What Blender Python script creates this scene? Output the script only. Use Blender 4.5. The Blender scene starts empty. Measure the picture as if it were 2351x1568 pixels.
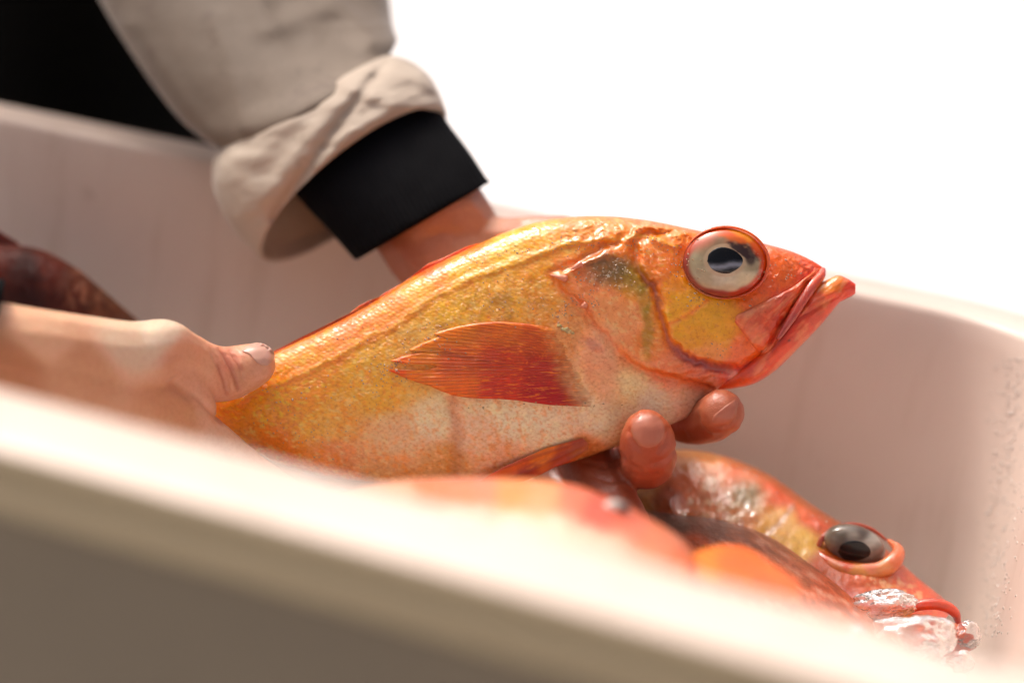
import bpy, bmesh, math, random
import numpy as np
from mathutils import Vector, Matrix
from mathutils.bvhtree import BVHTree
random.seed(4); rng = np.random.default_rng(4)
S = bpy.context.scene
C = S.collection
# ---------------------------------------------------------------- camera
FP = 85/36*2351.0                      # focal length in pixels of the 2351 wide view of the photograph
PITCH, ROLL, YAW = math.radians(13), math.radians(9.72), math.radians(12.011)
RIM = 0.75                             # height of the tub's rim above the ground
CAM = Vector((0, 0, RIM + 0.19095))
F_ = Vector((-math.sin(YAW)*math.cos(PITCH), math.cos(YAW)*math.cos(PITCH), -math.sin(PITCH)))
R0 = Vector((math.cos(YAW), math.sin(YAW), 0)); U0 = R0.cross(F_)
R_ = math.cos(ROLL)*R0 + math.sin(ROLL)*U0
U_ = -math.sin(ROLL)*R0 + math.cos(ROLL)*U0
cd = bpy.data.cameras.new('camera'); cam = bpy.data.objects.new('camera', cd); C.objects.link(cam)
cam.matrix_world = Matrix(((R_.x, U_.x, -F_.x, CAM.x), (R_.y, U_.y, -F_.y, CAM.y), (R_.z, U_.z, -F_.z, CAM.z), (0, 0, 0, 1)))
cd.lens = 85; cd.sensor_width = 36; cd.clip_start = 0.02; cd.clip_end = 3000
cd.dof.use_dof = True; cd.dof.focus_distance = 0.942; cd.dof.aperture_fstop = 3.05; cd.dof.aperture_blades = 0
S.camera = cam
# ---------------------------------------------------------------- world, sun, exposure
SUN_EL, SUN_AZ = math.radians(56), math.radians(-70)       # azimuth measured from +Y towards +X
w = bpy.data.worlds.new('World'); S.world = w; w.use_nodes = True
nt = w.node_tree; bg = nt.nodes['Background']
sky = nt.nodes.new('ShaderNodeTexSky'); sky.sky_type = 'NISHITA'; sky.sun_disc = False
sky.sun_elevation = SUN_EL; sky.sun_rotation = SUN_AZ
sky.air_density = 0.25; sky.dust_density = 9.0; sky.ozone_density = 0.0
nt.links.new(sky.outputs[0], bg.inputs[0]); bg.inputs[1].default_value = 0.10
sl = bpy.data.lights.new('sun', 'SUN'); sl.energy = 0.5; sl.angle = math.radians(11); sl.color = (1, .97, .92)
sun = bpy.data.objects.new('sun', sl); C.objects.link(sun)
sd = Vector((math.sin(SUN_AZ)*math.cos(SUN_EL), math.cos(SUN_AZ)*math.cos(SUN_EL), math.sin(SUN_EL)))
sun.rotation_euler = sd.to_track_quat('Z', 'Y').to_euler()
S.view_settings.view_transform = 'Standard'; S.view_settings.look = 'None'
S.view_settings.exposure = 1.22; S.view_settings.gamma = 1
S.cycles.use_denoising = True

# ---------------------------------------------------------------- helpers
def P(u, v, d):
    """point seen at (u, v) of the 2351 x 1568 view, d metres in front of the camera"""
    return CAM + F_*d + R_*((u-1175.5)/FP*d) + U_*((784-v)/FP*d)
cF, cR, cU, cC = (np.array(t) for t in (F_, R_, U_, CAM))
def PN(u, v, d):
    u, v, d = np.broadcast_arrays(np.asarray(u, float), np.asarray(v, float), np.asarray(d, float))
    return cC + d[..., None]*(cF + ((u-1175.5)/FP)[..., None]*cR + ((784-v)/FP)[..., None]*cU)
def UV(p):
    q = np.asarray(p) - cC; d = q@cF
    return 1175.5 + FP*(q@cR)/d, 784 - FP*(q@cU)/d, d
def lin(c):
    c = np.asarray(c, float)/255.
    return np.where(c <= .04045, c/12.92, ((c+.055)/1.055)**2.4)
def sm(a, b, x):
    t = np.clip((x-a)/(b-a), 0, 1); return t*t*(3-2*t)
def hashn(ix, iy, seed):
    h = (ix.astype(np.int64)*374761393 + iy.astype(np.int64)*668265263 + seed*1442695041) & 0xffffffff
    h = ((h ^ (h >> 13))*1274126177) & 0xffffffff
    return ((h ^ (h >> 16)) & 0xffff)/65535.
def vnoise(x, y, seed=0):
    ix, iy = np.floor(x), np.floor(y); fx, fy = x-ix, y-iy
    fx = fx*fx*(3-2*fx); fy = fy*fy*(3-2*fy)
    a, b = hashn(ix, iy, seed), hashn(ix+1, iy, seed); c, d = hashn(ix, iy+1, seed), hashn(ix+1, iy+1, seed)
    return (a*(1-fx)+b*fx)*(1-fy) + (c*(1-fx)+d*fx)*fy
def fbm(x, y, seed=0, n=4):
    s, a, t = 0, .5, 0
    for k in range(n):
        s = s + a*vnoise(x*2**k, y*2**k, seed+k); t += a; a *= .55
    return s/t
def seg_dist(u, v, pts):
    """distance to a polyline and the fraction along it"""
    pts = np.asarray(pts, float); best = np.full(u.shape, 1e9); frac = np.zeros(u.shape); side = np.zeros(u.shape)
    L = np.linalg.norm(np.diff(pts, axis=0), axis=1); cum = np.r_[0, np.cumsum(L)]
    for i in range(len(pts)-1):
        a, b = pts[i], pts[i+1]; ab = b-a
        t = np.clip(((u-a[0])*ab[0] + (v-a[1])*ab[1])/(ab@ab), 0, 1)
        dx, dy = u-a[0]-t*ab[0], v-a[1]-t*ab[1]; dd = np.hypot(dx, dy)
        m = dd < best; best = np.where(m, dd, best); frac = np.where(m, (cum[i]+t*L[i])/cum[-1], frac)
        side = np.where(m, np.sign(ab[0]*dy - ab[1]*dx), side)
    return best, frac, side
def inside(u, v, poly):
    poly = np.asarray(poly, float); r = np.zeros(u.shape, bool); n = len(poly)
    for i in range(n):
        x1, y1 = poly[i]; x2, y2 = poly[(i+1) % n]
        if y1 == y2: continue
        c = ((y1 > v) != (y2 > v)) & (u < (x2-x1)*(v-y1)/(y2-y1)+x1); r ^= c
    return r
def sdist(u, v, poly):
    """signed distance to a polygon, positive inside"""
    pl = list(poly)+[poly[0]]; d, _, _ = seg_dist(u, v, pl)
    return np.where(inside(u, v, poly), d, -d)
def crom(pts, n):
    """Catmull-Rom through the rows of pts, n samples in all"""
    p = np.asarray(pts, float); m = len(p); p = np.vstack([2*p[0]-p[1], p, 2*p[-1]-p[-2]])
    t = np.linspace(0, m-1, n); i = np.minimum(t.astype(int), m-2); f = (t-i)[:, None]
    a, b, c, d = p[i], p[i+1], p[i+2], p[i+3]
    return .5*(2*b + (c-a)*f + (2*a-5*b+4*c-d)*f**2 + (3*b-a-3*c+d)*f**3)
def shepard(u, v, pts, power=2.6, soft=18):
    """smooth field through colour samples (u, v, r, g, b in sRGB 0-255) -> linear colour"""
    acc = np.zeros(u.shape+(3,)); ws = np.zeros(u.shape)
    for (x, y, r, g, b) in pts:
        k = 1/((u-x)**2 + (v-y)**2 + soft**2)**power
        acc += k[..., None]*lin((r, g, b)); ws += k
    return acc/ws[..., None]

def mesh_obj(name, verts, faces, mat, parent=None, col=None, smooth=True):
    me = bpy.data.meshes.new(name)
    verts = np.asarray(verts, float).reshape(-1, 3)
    if isinstance(faces, np.ndarray):
        n = len(faces); k = faces.shape[1]
        me.vertices.add(len(verts)); me.vertices.foreach_set('co', verts.ravel())
        me.loops.add(n*k); me.loops.foreach_set('vertex_index', faces.ravel().astype(np.int32))
        me.polygons.add(n); me.polygons.foreach_set('loop_start', np.arange(0, n*k, k, dtype=np.int32))
        me.update(calc_edges=True)
    else:
        me.from_pydata([tuple(x) for x in verts], [], faces)
    me.validate()
    if smooth: me.polygons.foreach_set('use_smooth', [True]*len(me.polygons))
    if col is not None: set_col(me, col)
    if mat: me.materials.append(mat)
    o = bpy.data.objects.new(name, me); C.objects.link(o)
    if parent: o.parent = parent
    return o
def set_col(me, col):
    a = me.color_attributes.new('Col', 'FLOAT_COLOR', 'POINT')
    c = np.ones((len(me.vertices), 4), np.float32); c[:, :3] = np.asarray(col).reshape(-1, 3)
    a.data.foreach_set('color', c.ravel())
def thing(name, label, cat, loc=(0, 0, 0), group=None):
    o = bpy.data.objects.new(name, None); C.objects.link(o); o.empty_display_size = .02
    o['label'] = label; o['category'] = cat
    if group: o['group'] = group
    return o
def tag(o, label, cat, group=None):
    o['label'] = label; o['category'] = cat
    if group: o['group'] = group
    return o
def grid_faces(n, m, wrap=False, flip=False):
    i = np.arange(n-1)[:, None]; j = np.arange(m if wrap else m-1)[None, :]; j2 = (j+1) % m
    f = np.stack([i*m+j, i*m+j2, (i+1)*m+j2, (i+1)*m+j], -1).reshape(-1, 4)
    return f[:, ::-1].copy() if flip else f
def ring_body(name, st, mat, parent=None, n=60, m=48, power=.85, colf=None, hf=None, tilt=None, scales=None, front_dense=True, shift=None):
    """closed body: stations (uT, vT, uB, vB, half thickness px, centre depth m); the section between T and B bulges
    towards and away from the camera.  hf(u, v) raises (px) and colf(u, v, front) colours the surface"""
    st = crom(st, n)
    th = np.linspace(0, 2*np.pi, m, endpoint=False)
    if front_dense: th = th - .0
    cu, cv = (st[:, 0]+st[:, 2])/2, (st[:, 1]+st[:, 3])/2
    hu, hv = (st[:, 0]-st[:, 2])/2, (st[:, 1]-st[:, 3])/2
    ct, sn = np.cos(th), np.sin(th)
    u = cu[:, None]+hu[:, None]*ct; v = cv[:, None]+hv[:, None]*ct
    prof = np.sign(sn)*np.abs(sn)**power
    d0 = st[:, 5][:, None]; k = d0/FP
    if shift is not None:                                  # shift of the near side in the picture (px), per station
        sh = crom(shift, n); u = u + sh[:, 0][:, None]*sn; v = v + sh[:, 1][:, None]*sn
    d = d0 - prof*st[:, 4][:, None]*k
    if tilt is not None: d = d - tilt*.5*ct*np.clip(np.linspace(0, 1, n)*6, 0, 1)[:, None]
    if hf is not None:
        d = d - hf(u, v)*k*np.clip(sn*3, 0, 1)
    vt = PN(u, v, d).reshape(-1, 3)
    f = grid_faces(n, m, wrap=True)
    a = PN(cu[0], cv[0], st[0, 5])[None]; b = PN(cu[-1], cv[-1], st[-1, 5])[None]
    vt = np.vstack([vt, a, b]); j = np.arange(m); j2 = (j+1) % m; A, B = n*m, n*m+1
    f = np.vstack([f, np.stack([np.full(m, A), j2, j, j], -1)])
    f = np.vstack([f, np.stack([(n-1)*m+j, (n-1)*m+j2, np.full(m, B), np.full(m, B)], -1)])
    tri = [tuple(dict.fromkeys(x)) for x in f[-2*m:].tolist()]
    faces = f[:-2*m].tolist()+tri
    col = None
    if colf is not None:
        uu = np.r_[u.ravel(), cu[0], cu[-1]]; vv = np.r_[v.ravel(), cv[0], cv[-1]]
        fr = np.r_[np.broadcast_to(sn, u.shape).ravel(), 0, 0]
        col = colf(uu, vv, fr)
    o = mesh_obj(name, vt, faces, mat, parent, col)
    if scales is not None:
        ang, size, mf = scales; uu = np.r_[u.ravel(), cu[0], cu[-1]]; vv = np.r_[v.ravel(), cv[0], cv[-1]]; a_ = math.radians(ang)
        x = (uu*math.cos(a_)+vv*math.sin(a_))/size; y = (vv*math.cos(a_)-uu*math.sin(a_))/(size*.85)
        x, y = x+.5*(fbm(uu/60, vv/60, 301, 2)-.5), y+.5*(fbm(uu/60, vv/60, 302, 2)-.5)
        at = o.data.attributes.new('scale', 'FLOAT_VECTOR', 'POINT')
        at.data.foreach_set('vector', np.stack([x-.5*y, y, mf(uu, vv) if mf else np.ones(len(uu))], -1).astype(np.float32).ravel())
    fix_normals(o); return o
def fix_normals(o):
    bm = bmesh.new(); bm.from_mesh(o.data); bmesh.ops.recalc_face_normals(bm, faces=bm.faces); bm.to_mesh(o.data); bm.free()
def tube(name, pts, rad, mat, parent=None, m=14, n=None, col=None, colf=None):
    """tube through world points"""
    p = np.asarray([tuple(x) for x in pts], float); r = np.asarray(rad, float)
    if n: q = crom(np.c_[p, r], n); p, r = q[:, :3], np.abs(q[:, 3])
    n = len(p); T = np.gradient(p, axis=0); T /= np.linalg.norm(T, axis=1)[:, None]
    up = np.array(F_); vs = []
    for i in range(n):
        a = np.cross(T[i], up); a /= np.linalg.norm(a)+1e-9; b = np.cross(T[i], a)
        th = np.linspace(0, 2*np.pi, m, endpoint=False)
        vs.append(p[i]+r[i]*(np.cos(th)[:, None]*a+np.sin(th)[:, None]*b))
    vt = np.vstack(vs+[p[:1]-T[:1]*r[0]*.6, p[-1:]+T[-1:]*r[-1]*.6])
    f = grid_faces(n, m, wrap=True).tolist(); A, B = n*m, n*m+1
    for j in range(m): f.append((A, (j+1) % m, j)); f.append(((n-1)*m+j, (n-1)*m+(j+1) % m, B))
    c = None
    if colf is not None:
        uu, vv, _ = UV(vt); c = colf(uu, vv, np.ones(len(uu)))
    o = mesh_obj(name, vt, f, mat, parent, c); fix_normals(o); return o

class Surf:
    """depth of a finished object's surface along the camera's rays, to lay scales, fins and nails on it"""
    def __init__(s, *obs):
        V, Fc = [], []
        for o in obs:
            b = len(V); V += [v.co.copy() for v in o.data.vertices]; Fc += [[b+i for i in p.vertices] for p in o.data.polygons]
        s.t = BVHTree.FromPolygons(V, Fc)
    def depth(s, u, v, default=None):
        out = np.full(len(u), np.nan)
        for i in range(len(u)):
            dr = (P(u[i], v[i], 1.)-CAM).normalized()
            h = s.t.ray_cast(CAM, dr)
            if h[0] is not None: out[i] = (h[0]-CAM).dot(F_)
        s.miss = np.isnan(out)
        if default is None: default = np.nanmean(out)
        bad = np.isnan(out)
        if bad.any() and (~bad).any() :
            gu, gv, gd = u[~bad], v[~bad], out[~bad]
            for i in np.where(bad)[0]: out[i] = gd[np.argmin((gu-u[i])**2+(gv-v[i])**2)]
        elif bad.any(): out[:] = default
        return out
def densify(poly, step):
    out = []
    for i in range(len(poly)):
        a, b = np.array(poly[i], float), np.array(poly[(i+1) % len(poly)], float)
        k = max(1, int(np.linalg.norm(b-a)/step))
        for j in range(k): out.append(a+(b-a)*j/k)
    return np.array(out)
def plate(name, poly, surf, lift, mat, parent=None, colf=None, hf=None, step=6, rings=14, edge=.25, centre=None, thick=2.0, sink=None):
    """a thin raised plate lying on a surface: polar grid from the centre to the outline, edges tucked into the surface"""
    b = densify(poly, step); c = np.mean(b, axis=0) if centre is None else np.array(centre, float); m = len(b)
    rr = np.linspace(0, 1, rings+1)[1:]**.8
    pu = np.r_[c[0], (c[0]+(b[:, 0]-c[0])[None, :]*rr[:, None]).ravel()]
    pv = np.r_[c[1], (c[1]+(b[:, 1]-c[1])[None, :]*rr[:, None]).ravel()]
    r = np.r_[0, np.repeat(rr, m)]
    d = surf.depth(pu, pv)
    k = .95/FP
    h = lift*np.sqrt(np.clip(1-np.clip((r-(1-edge))/edge, 0, 1)**2, 0, 1))
    if hf is not None: h = h + hf(pu, pv)*np.clip((1-r)*6, 0, 1)
    h = h - thick*(r > .999)
    if sink is not None: h = h - sink(pu, pv)
    vt = PN(pu, pv, d - h*k)
    f = []
    for j in range(m): f.append((0, 1+(j+1) % m, 1+j))
    for i in range(rings-1):
        a0, b0 = 1+i*m, 1+(i+1)*m
        for j in range(m): f.append((a0+j, a0+(j+1) % m, b0+(j+1) % m, b0+j))
    col = colf(pu, pv, np.ones(len(pu))) if colf is not None else None
    o = mesh_obj(name, vt, f, mat, parent, col)
    bm = bmesh.new(); bm.from_mesh(o.data); bmesh.ops.recalc_face_normals(bm, faces=bm.faces)
    s = sum((fa.normal.dot(F_) for fa in bm.faces))
    if s > 0: bmesh.ops.reverse_faces(bm, faces=bm.faces)
    bm.to_mesh(o.data); bm.free(); return o

# ---------------------------------------------------------------- materials
def mat(name):
    m = bpy.data.materials.new(name); m.use_nodes = True
    nt = m.node_tree; b = nt.nodes['Principled BSDF']; return m, nt, b
def N(nt, t, **kw):
    n = nt.nodes.new(t)
    for k, v in kw.items():
        if k.startswith('i_'):
            key = k[2:]; key = int(key) if key.isdigit() else key.replace('_', ' ')
            n.inputs[key].default_value = v
        else: setattr(n, k, v)
    return n
def noise(nt, scale, detail=4, rough=.55, vec=None):
    n = N(nt, 'ShaderNodeTexNoise'); n.inputs['Scale'].default_value = scale; n.inputs['Detail'].default_value = detail
    n.inputs['Roughness'].default_value = rough
    if vec is not None: nt.links.new(vec, n.inputs['Vector'])
    return n
def geo(nt):
    return N(nt, 'ShaderNodeTexCoord').outputs['Object']
def ramp(nt, src, stops):
    r = N(nt, 'ShaderNodeValToRGB'); e = r.color_ramp.elements
    while len(e) < len(stops): e.new(.5)
    for q, (p, c) in zip(e, stops):
        q.position = p; q.color = (*c, 1) if len(c) == 3 else c
    nt.links.new(src, r.inputs[0]); return r
def mix(nt, a, b, fac, mode='MIX'):
    n = N(nt, 'ShaderNodeMix'); n.data_type = 'RGBA'; n.blend_type = mode
    for s, x in ((n.inputs[6], a), (n.inputs[7], b), (n.inputs[0], fac)):
        if hasattr(x, 'links') or hasattr(x, 'is_output'): nt.links.new(x, s)
        elif isinstance(x, (int, float)): s.default_value = x
        else: s.default_value = (*x, 1)
    return n.outputs[2]
def bump(nt, b, src, strength, dist, prev=None, socket='Normal'):
    n = N(nt, 'ShaderNodeBump'); n.inputs['Strength'].default_value = strength; n.inputs['Distance'].default_value = dist
    nt.links.new(src, n.inputs['Height'])
    if prev is not None: nt.links.new(prev, n.inputs['Normal'])
    if b is not None: nt.links.new(n.outputs[0], b.inputs[socket])
    return n.outputs[0]
def gray(v): return (v, v, v)

# tub plastic
M_tub, nt, b = mat('tub_plastic'); g = geo(nt)
n1 = noise(nt, 9, 5, .6, g); n2 = noise(nt, 160, 3, .6, g)
c = mix(nt, (.74, .62, .535), (.69, .565, .48), ramp(nt, n1.outputs[0], [(.35, gray(0)), (.7, gray(1))]).outputs[0])
n3 = noise(nt, 34, 6, .7, g)
c = mix(nt, c, (.34, .22, .14), ramp(nt, n3.outputs[0], [(.63, gray(0)), (.80, gray(.6))]).outputs[0])
mp = N(nt, 'ShaderNodeMapping'); nt.links.new(g, mp.inputs[0]); mp.inputs['Scale'].default_value = (1, 1, .12)
n4 = noise(nt, 60, 4, .6, mp.outputs[0]); c = mix(nt, c, (.50, .37, .27), ramp(nt, n4.outputs[0], [(.55, gray(0)), (.75, gray(.35))]).outputs[0])
nt.links.new(c, b.inputs['Base Color']); b.inputs['Roughness'].default_value = .42
b.inputs['Subsurface Weight'].default_value = .0
bump(nt, b, n2.outputs[0], .12, .0006)
M_tubout, nt, b = mat('tub_plastic_shaded_wall'); g = geo(nt)  # same plastic as the liner; the outer wall's shade is put into this brown
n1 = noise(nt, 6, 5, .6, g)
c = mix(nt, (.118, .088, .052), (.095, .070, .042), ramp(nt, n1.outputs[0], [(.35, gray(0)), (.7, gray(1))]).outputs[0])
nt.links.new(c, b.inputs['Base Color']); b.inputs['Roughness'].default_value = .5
M_lipz, nt, b = mat('tub_plastic_shaded_lip'); b.inputs['Base Color'].default_value = (.235, .18, .10, 1); b.inputs['Roughness'].default_value = .45  # lip face toned down as well, its shade put into the colour
# wet ground
M_ground, nt, b = mat('wet_concrete'); g = geo(nt)
n1 = noise(nt, 1.3, 6, .6, g)
c = mix(nt, (.80, .79, .77), (.74, .73, .71), ramp(nt, n1.outputs[0], [(.4, gray(0)), (.65, gray(1))]).outputs[0])
nt.links.new(c, b.inputs['Base Color']); b.inputs['Roughness'].default_value = .30
nb = noise(nt, 40, 4, .6, g); bump(nt, b, nb.outputs[0], .2, .004)

# ---------------------------------------------------------------- ground
n = 41; xs = np.sinh(np.linspace(-5, 5, n))/math.sinh(5)*900
X, Y = np.meshgrid(xs, xs+0.8, indexing='ij')
o = mesh_obj('ground', np.stack([X, Y, 0*X], -1).reshape(-1, 3), grid_faces(n, n), M_ground); o['kind'] = 'structure'
fix_normals(o)

# ---------------------------------------------------------------- fish tub
tub = thing('fish_tub', 'large cream insulated plastic fish tub with thick rounded rim, holding the fish and ice', 'tub')
XR, XL = 0.012, -0.74
def inner_outline(off, z, n=240):
    """rounded, slightly bowed rectangle in the rim plane, grown outwards by off"""
    r = .052+off
    x0, x1 = XL-off, XR+off
    def yf(x): return 1.041 - .0135*np.clip((-.073-x)/.2, 0, 4)**1.1*.55 + off
    def yn(x): return .583 + .052*np.tanh(2.9*np.maximum(-x, 0)) - off
    y0, y1 = yn(x1), yf(x1)
    pts = []
    def arc(cx, cy, a0, a1, k=16):
        for t in np.linspace(a0, a1, k): pts.append((cx+r*math.cos(t), cy+r*math.sin(t)))
    r = max(r, .004)
    for t in np.linspace(0, 1, 60)[1:-1]:
        x = x1-r + (x0+r-(x1-r))*t; pts.append((x, float(yf(x))))
    arc(x0+r, float(yf(x0+r))-r, math.pi/2, math.pi)
    for t in np.linspace(0, 1, 30)[1:-1]:
        pts.append((x0, (yf(x0+r)-r)*(1-t)+(yn(x0+r)+r)*t))
    arc(x0+r, float(yn(x0+r))+r, math.pi, 1.5*math.pi)
    for t in np.linspace(0, 1, 60)[1:-1]:
        x = x0+r + (x1-r-(x0+r))*t; pts.append((x, float(yn(x))))
    arc(x1-r, y0+r, 1.5*math.pi, 2*math.pi)
    for t in np.linspace(0, 1, 30)[1:-1]:
        pts.append((x1, (y0+r)*(1-t)+(y1-r)*t))
    arc(x1-r, y1-r, 0, .5*math.pi)
    q = np.array([(x, y, z) for x, y in pts])
    q[:, 0] += .035*np.clip((1.0-q[:, 1])/.4, 0, 1.2)*1.2*sm(-.33, .03, q[:, 0])    # the end wall flares a little
    return q
W = .047
prof = [(-.022, RIM-.47), (-.012, RIM-.30), (-.004, RIM-.10), (-.001, RIM-.012), (0, RIM-.0035), (.0008, RIM-.0010), (.003, RIM), (.02, RIM+.0005),
        (W-.012, RIM), (W-.006, RIM-.0006), (W-.0025, RIM-.0018), (W-.0015, RIM-.003), (W, RIM-.005), (W+.0005, RIM-.012), (W-.001, RIM-.0185),
        (W-.0145, RIM-.030), (W-.018, RIM-.040), (W-.022, RIM-.2), (W-.026, RIM-.55), (W-.04, RIM-.60), (W-.09, RIM-.605)]
def tub_skin(name, prof, mt, close):
    rings = [inner_outline(o_, z_) for o_, z_ in prof]; m = len(rings[0])
    V = np.vstack(rings); f = grid_faces(len(rings), m, wrap=True).tolist()
    i0 = 0 if close == 'first' else (len(rings)-1)*m
    if close != 'none':
        V = np.vstack([V, [[(XL+XR)/2, .82, V[i0, 2]]]])
        for j in range(m): f.append(((i0+(j+1) % m), i0+j, len(V)-1))
    o = mesh_obj(name, V, f, mt, tub); fix_normals(o); return o
tub_skin('inner_liner', prof[:12], M_tub, 'first')
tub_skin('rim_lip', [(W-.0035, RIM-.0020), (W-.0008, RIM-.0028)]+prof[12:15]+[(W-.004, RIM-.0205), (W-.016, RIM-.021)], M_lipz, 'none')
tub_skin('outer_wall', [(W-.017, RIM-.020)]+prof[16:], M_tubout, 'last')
for sx in (XL+.06, (XL+XR)/2, XR-.06):               # skids under the tub
    bm = bmesh.new(); bmesh.ops.create_cube(bm, size=1, matrix=Matrix.Translation((sx, .82, .0725))@Matrix.Diagonal((.08, .42, .143, 1)))
    bmesh.ops.bevel(bm, geom=bm.edges[:], offset=.008, segments=2, affect='EDGES')
    me = bpy.data.meshes.new('skid'); bm.to_mesh(me); bm.free(); me.materials.append(M_tub)
    q = bpy.data.objects.new('skid', me); C.objects.link(q); q.parent = tub
# ---------------------------------------------------------------- fish skin materials
def wet_skin(name, grain=1.0, rough=.30, coat=.7, sss=.06, bumpk=1.0, spec=.5):
    """colour from the painted attribute, broken up by fine pigment specks, small scales and a wet film"""
    m, nt, b = mat(name); g = geo(nt)
    at = N(nt, 'ShaderNodeVertexColor'); at.layer_name = 'Col'
    n1 = noise(nt, 900, 3, .6, g); n2 = noise(nt, 260, 4, .6, g)
    sa = N(nt, 'ShaderNodeAttribute'); sa.attribute_name = 'scale'; sx = N(nt, 'ShaderNodeSeparateXYZ'); nt.links.new(sa.outputs['Vector'], sx.inputs[0])
    cx = N(nt, 'ShaderNodeCombineXYZ'); nt.links.new(sx.outputs[0], cx.inputs[0]); nt.links.new(sx.outputs[1], cx.inputs[1])
    vo = N(nt, 'ShaderNodeTexVoronoi'); vo.voronoi_dimensions = '2D'; vo.inputs['Scale'].default_value = 1; vo.inputs['Randomness'].default_value = .55; nt.links.new(cx.outputs[0], vo.inputs['Vector'])
    sh_ = N(nt, 'ShaderNodeMath'); sh_.operation = 'MULTIPLY'; nt.links.new(vo.outputs['Distance'], sh_.inputs[0]); nt.links.new(sx.outputs[2], sh_.inputs[1])
    c = mix(nt, at.outputs[0], (.70, .44, .24), ramp(nt, n1.outputs[0], [(.50, gray(0)), (.68, gray(.50*grain))]).outputs[0], 'MULTIPLY')
    c = mix(nt, c, (1.25, 1.15, 1.0), ramp(nt, n2.outputs[0], [(.48, gray(0)), (.66, gray(.45*grain))]).outputs[0], 'MULTIPLY')
    c = mix(nt, c, (.78, .66, .48), ramp(nt, sh_.outputs[0], [(.36, gray(0)), (.72, gray(.42*grain))]).outputs[0], 'MULTIPLY')
    nt.links.new(c, b.inputs['Base Color'])
    b.inputs['Specular IOR Level'].default_value = spec; b.inputs['Roughness'].default_value = rough; b.inputs['Coat Weight'].default_value = coat; b.inputs['Coat Roughness'].default_value = .07; b.inputs['Coat IOR'].default_value = 1.6
    b.inputs['Subsurface Weight'].default_value = sss; b.inputs['Subsurface Radius'].default_value = (1.0, .35, .12); b.inputs['Subsurface Scale'].default_value = .004
    inv = N(nt, 'ShaderNodeMath'); inv.operation = 'MULTIPLY'; inv.inputs[1].default_value = -1; nt.links.new(sh_.outputs[0], inv.inputs[0])
    a = bump(nt, b, inv.outputs[0], .28, .0005)
    n3 = noise(nt, 150, 5, .65, g); a = bump(nt, b, n3.outputs[0], .35*bumpk, .0012, a)
    n4 = noise(nt, 560, 3, .7, g)                         # the wet film has its own, coarser ripple: broken glints
    wet = ramp(nt, n4.outputs[0], [(.50, gray(0)), (.72, gray(1))])
    bump(nt, b, wet.outputs[0], .8*bumpk, .0012, a, 'Coat Normal')
    return m
M_fish = wet_skin('wet_redfish_skin', bumpk=.65)
M_face = wet_skin('wet_face_skin', grain=.7, bumpk=.8)
M_lip = wet_skin('wet_lip_skin', grain=.35, bumpk=.45, rough=.25, coat=.9, sss=.25)
M_fish_dark = wet_skin('wet_dark_fish_skin', grain=.8, bumpk=.8, coat=.12, rough=.5, spec=.2)
def fin_mat(name, ax, scale):
    m, nt, b = mat(name); g = geo(nt); at = N(nt, 'ShaderNodeVertexColor'); at.layer_name = 'Col'
    n1 = noise(nt, 300, 3, .6, g)
    c = mix(nt, at.outputs[0], (1.35, 1.3, 1.2), ramp(nt, n1.outputs[0], [(.5, gray(0)), (.7, gray(.5))]).outputs[0], 'MULTIPLY')
    nt.links.new(c, b.inputs['Base Color']); b.inputs['Roughness'].default_value = .45; b.inputs['Coat Weight'].default_value = .3
    b.inputs['Coat Roughness'].default_value = .1; b.inputs['Subsurface Weight'].default_value = .3
    b.inputs['Subsurface Radius'].default_value = (1, .3, .1); b.inputs['Subsurface Scale'].default_value = .004
    n3 = noise(nt, 420, 4, .65, g); bump(nt, b, n3.outputs[0], .4, .0008); return m
M_fin = fin_mat('wet_fin', None, 1)
def eye_mat(name, rough, coat):
    m, nt, b = mat(name); at = N(nt, 'ShaderNodeVertexColor'); at.layer_name = 'Col'
    nt.links.new(at.outputs[0], b.inputs['Base Color']); b.inputs['Roughness'].default_value = rough
    b.inputs['Coat Weight'].default_value = coat; b.inputs['Coat Roughness'].default_value = .03; b.inputs['IOR'].default_value = 1.35
    return m
M_iris = eye_mat('iris', .35, 1.0)
M_pupil = eye_mat('pupil_black', .12, .25)
M_drop, nt, b = mat('water_bead'); b.inputs['Base Color'].default_value = (.92, .66, .38, 1); b.inputs['Roughness'].default_value = .06
b.inputs['Transmission Weight'].default_value = .55; b.inputs['IOR'].default_value = 1.45; b.inputs['Coat Weight'].default_value = 1; b.inputs['Coat Roughness'].default_value = .1; b.inputs['Coat IOR'].default_value = 1.6

def mixc(c, rgb, k):
    return c*(1-k[..., None]) + lin(rgb)*k[..., None]
def blob(u, v, x, y, rx, ry, a=0, soft=1.0):
    ca, sa = math.cos(a), math.sin(a); dx, dy = u-x, v-y
    q = np.hypot((dx*ca+dy*sa)/rx, (-dx*sa+dy*ca)/ry); return 1-sm(1-.5*soft, 1+.5*soft, q)

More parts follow.
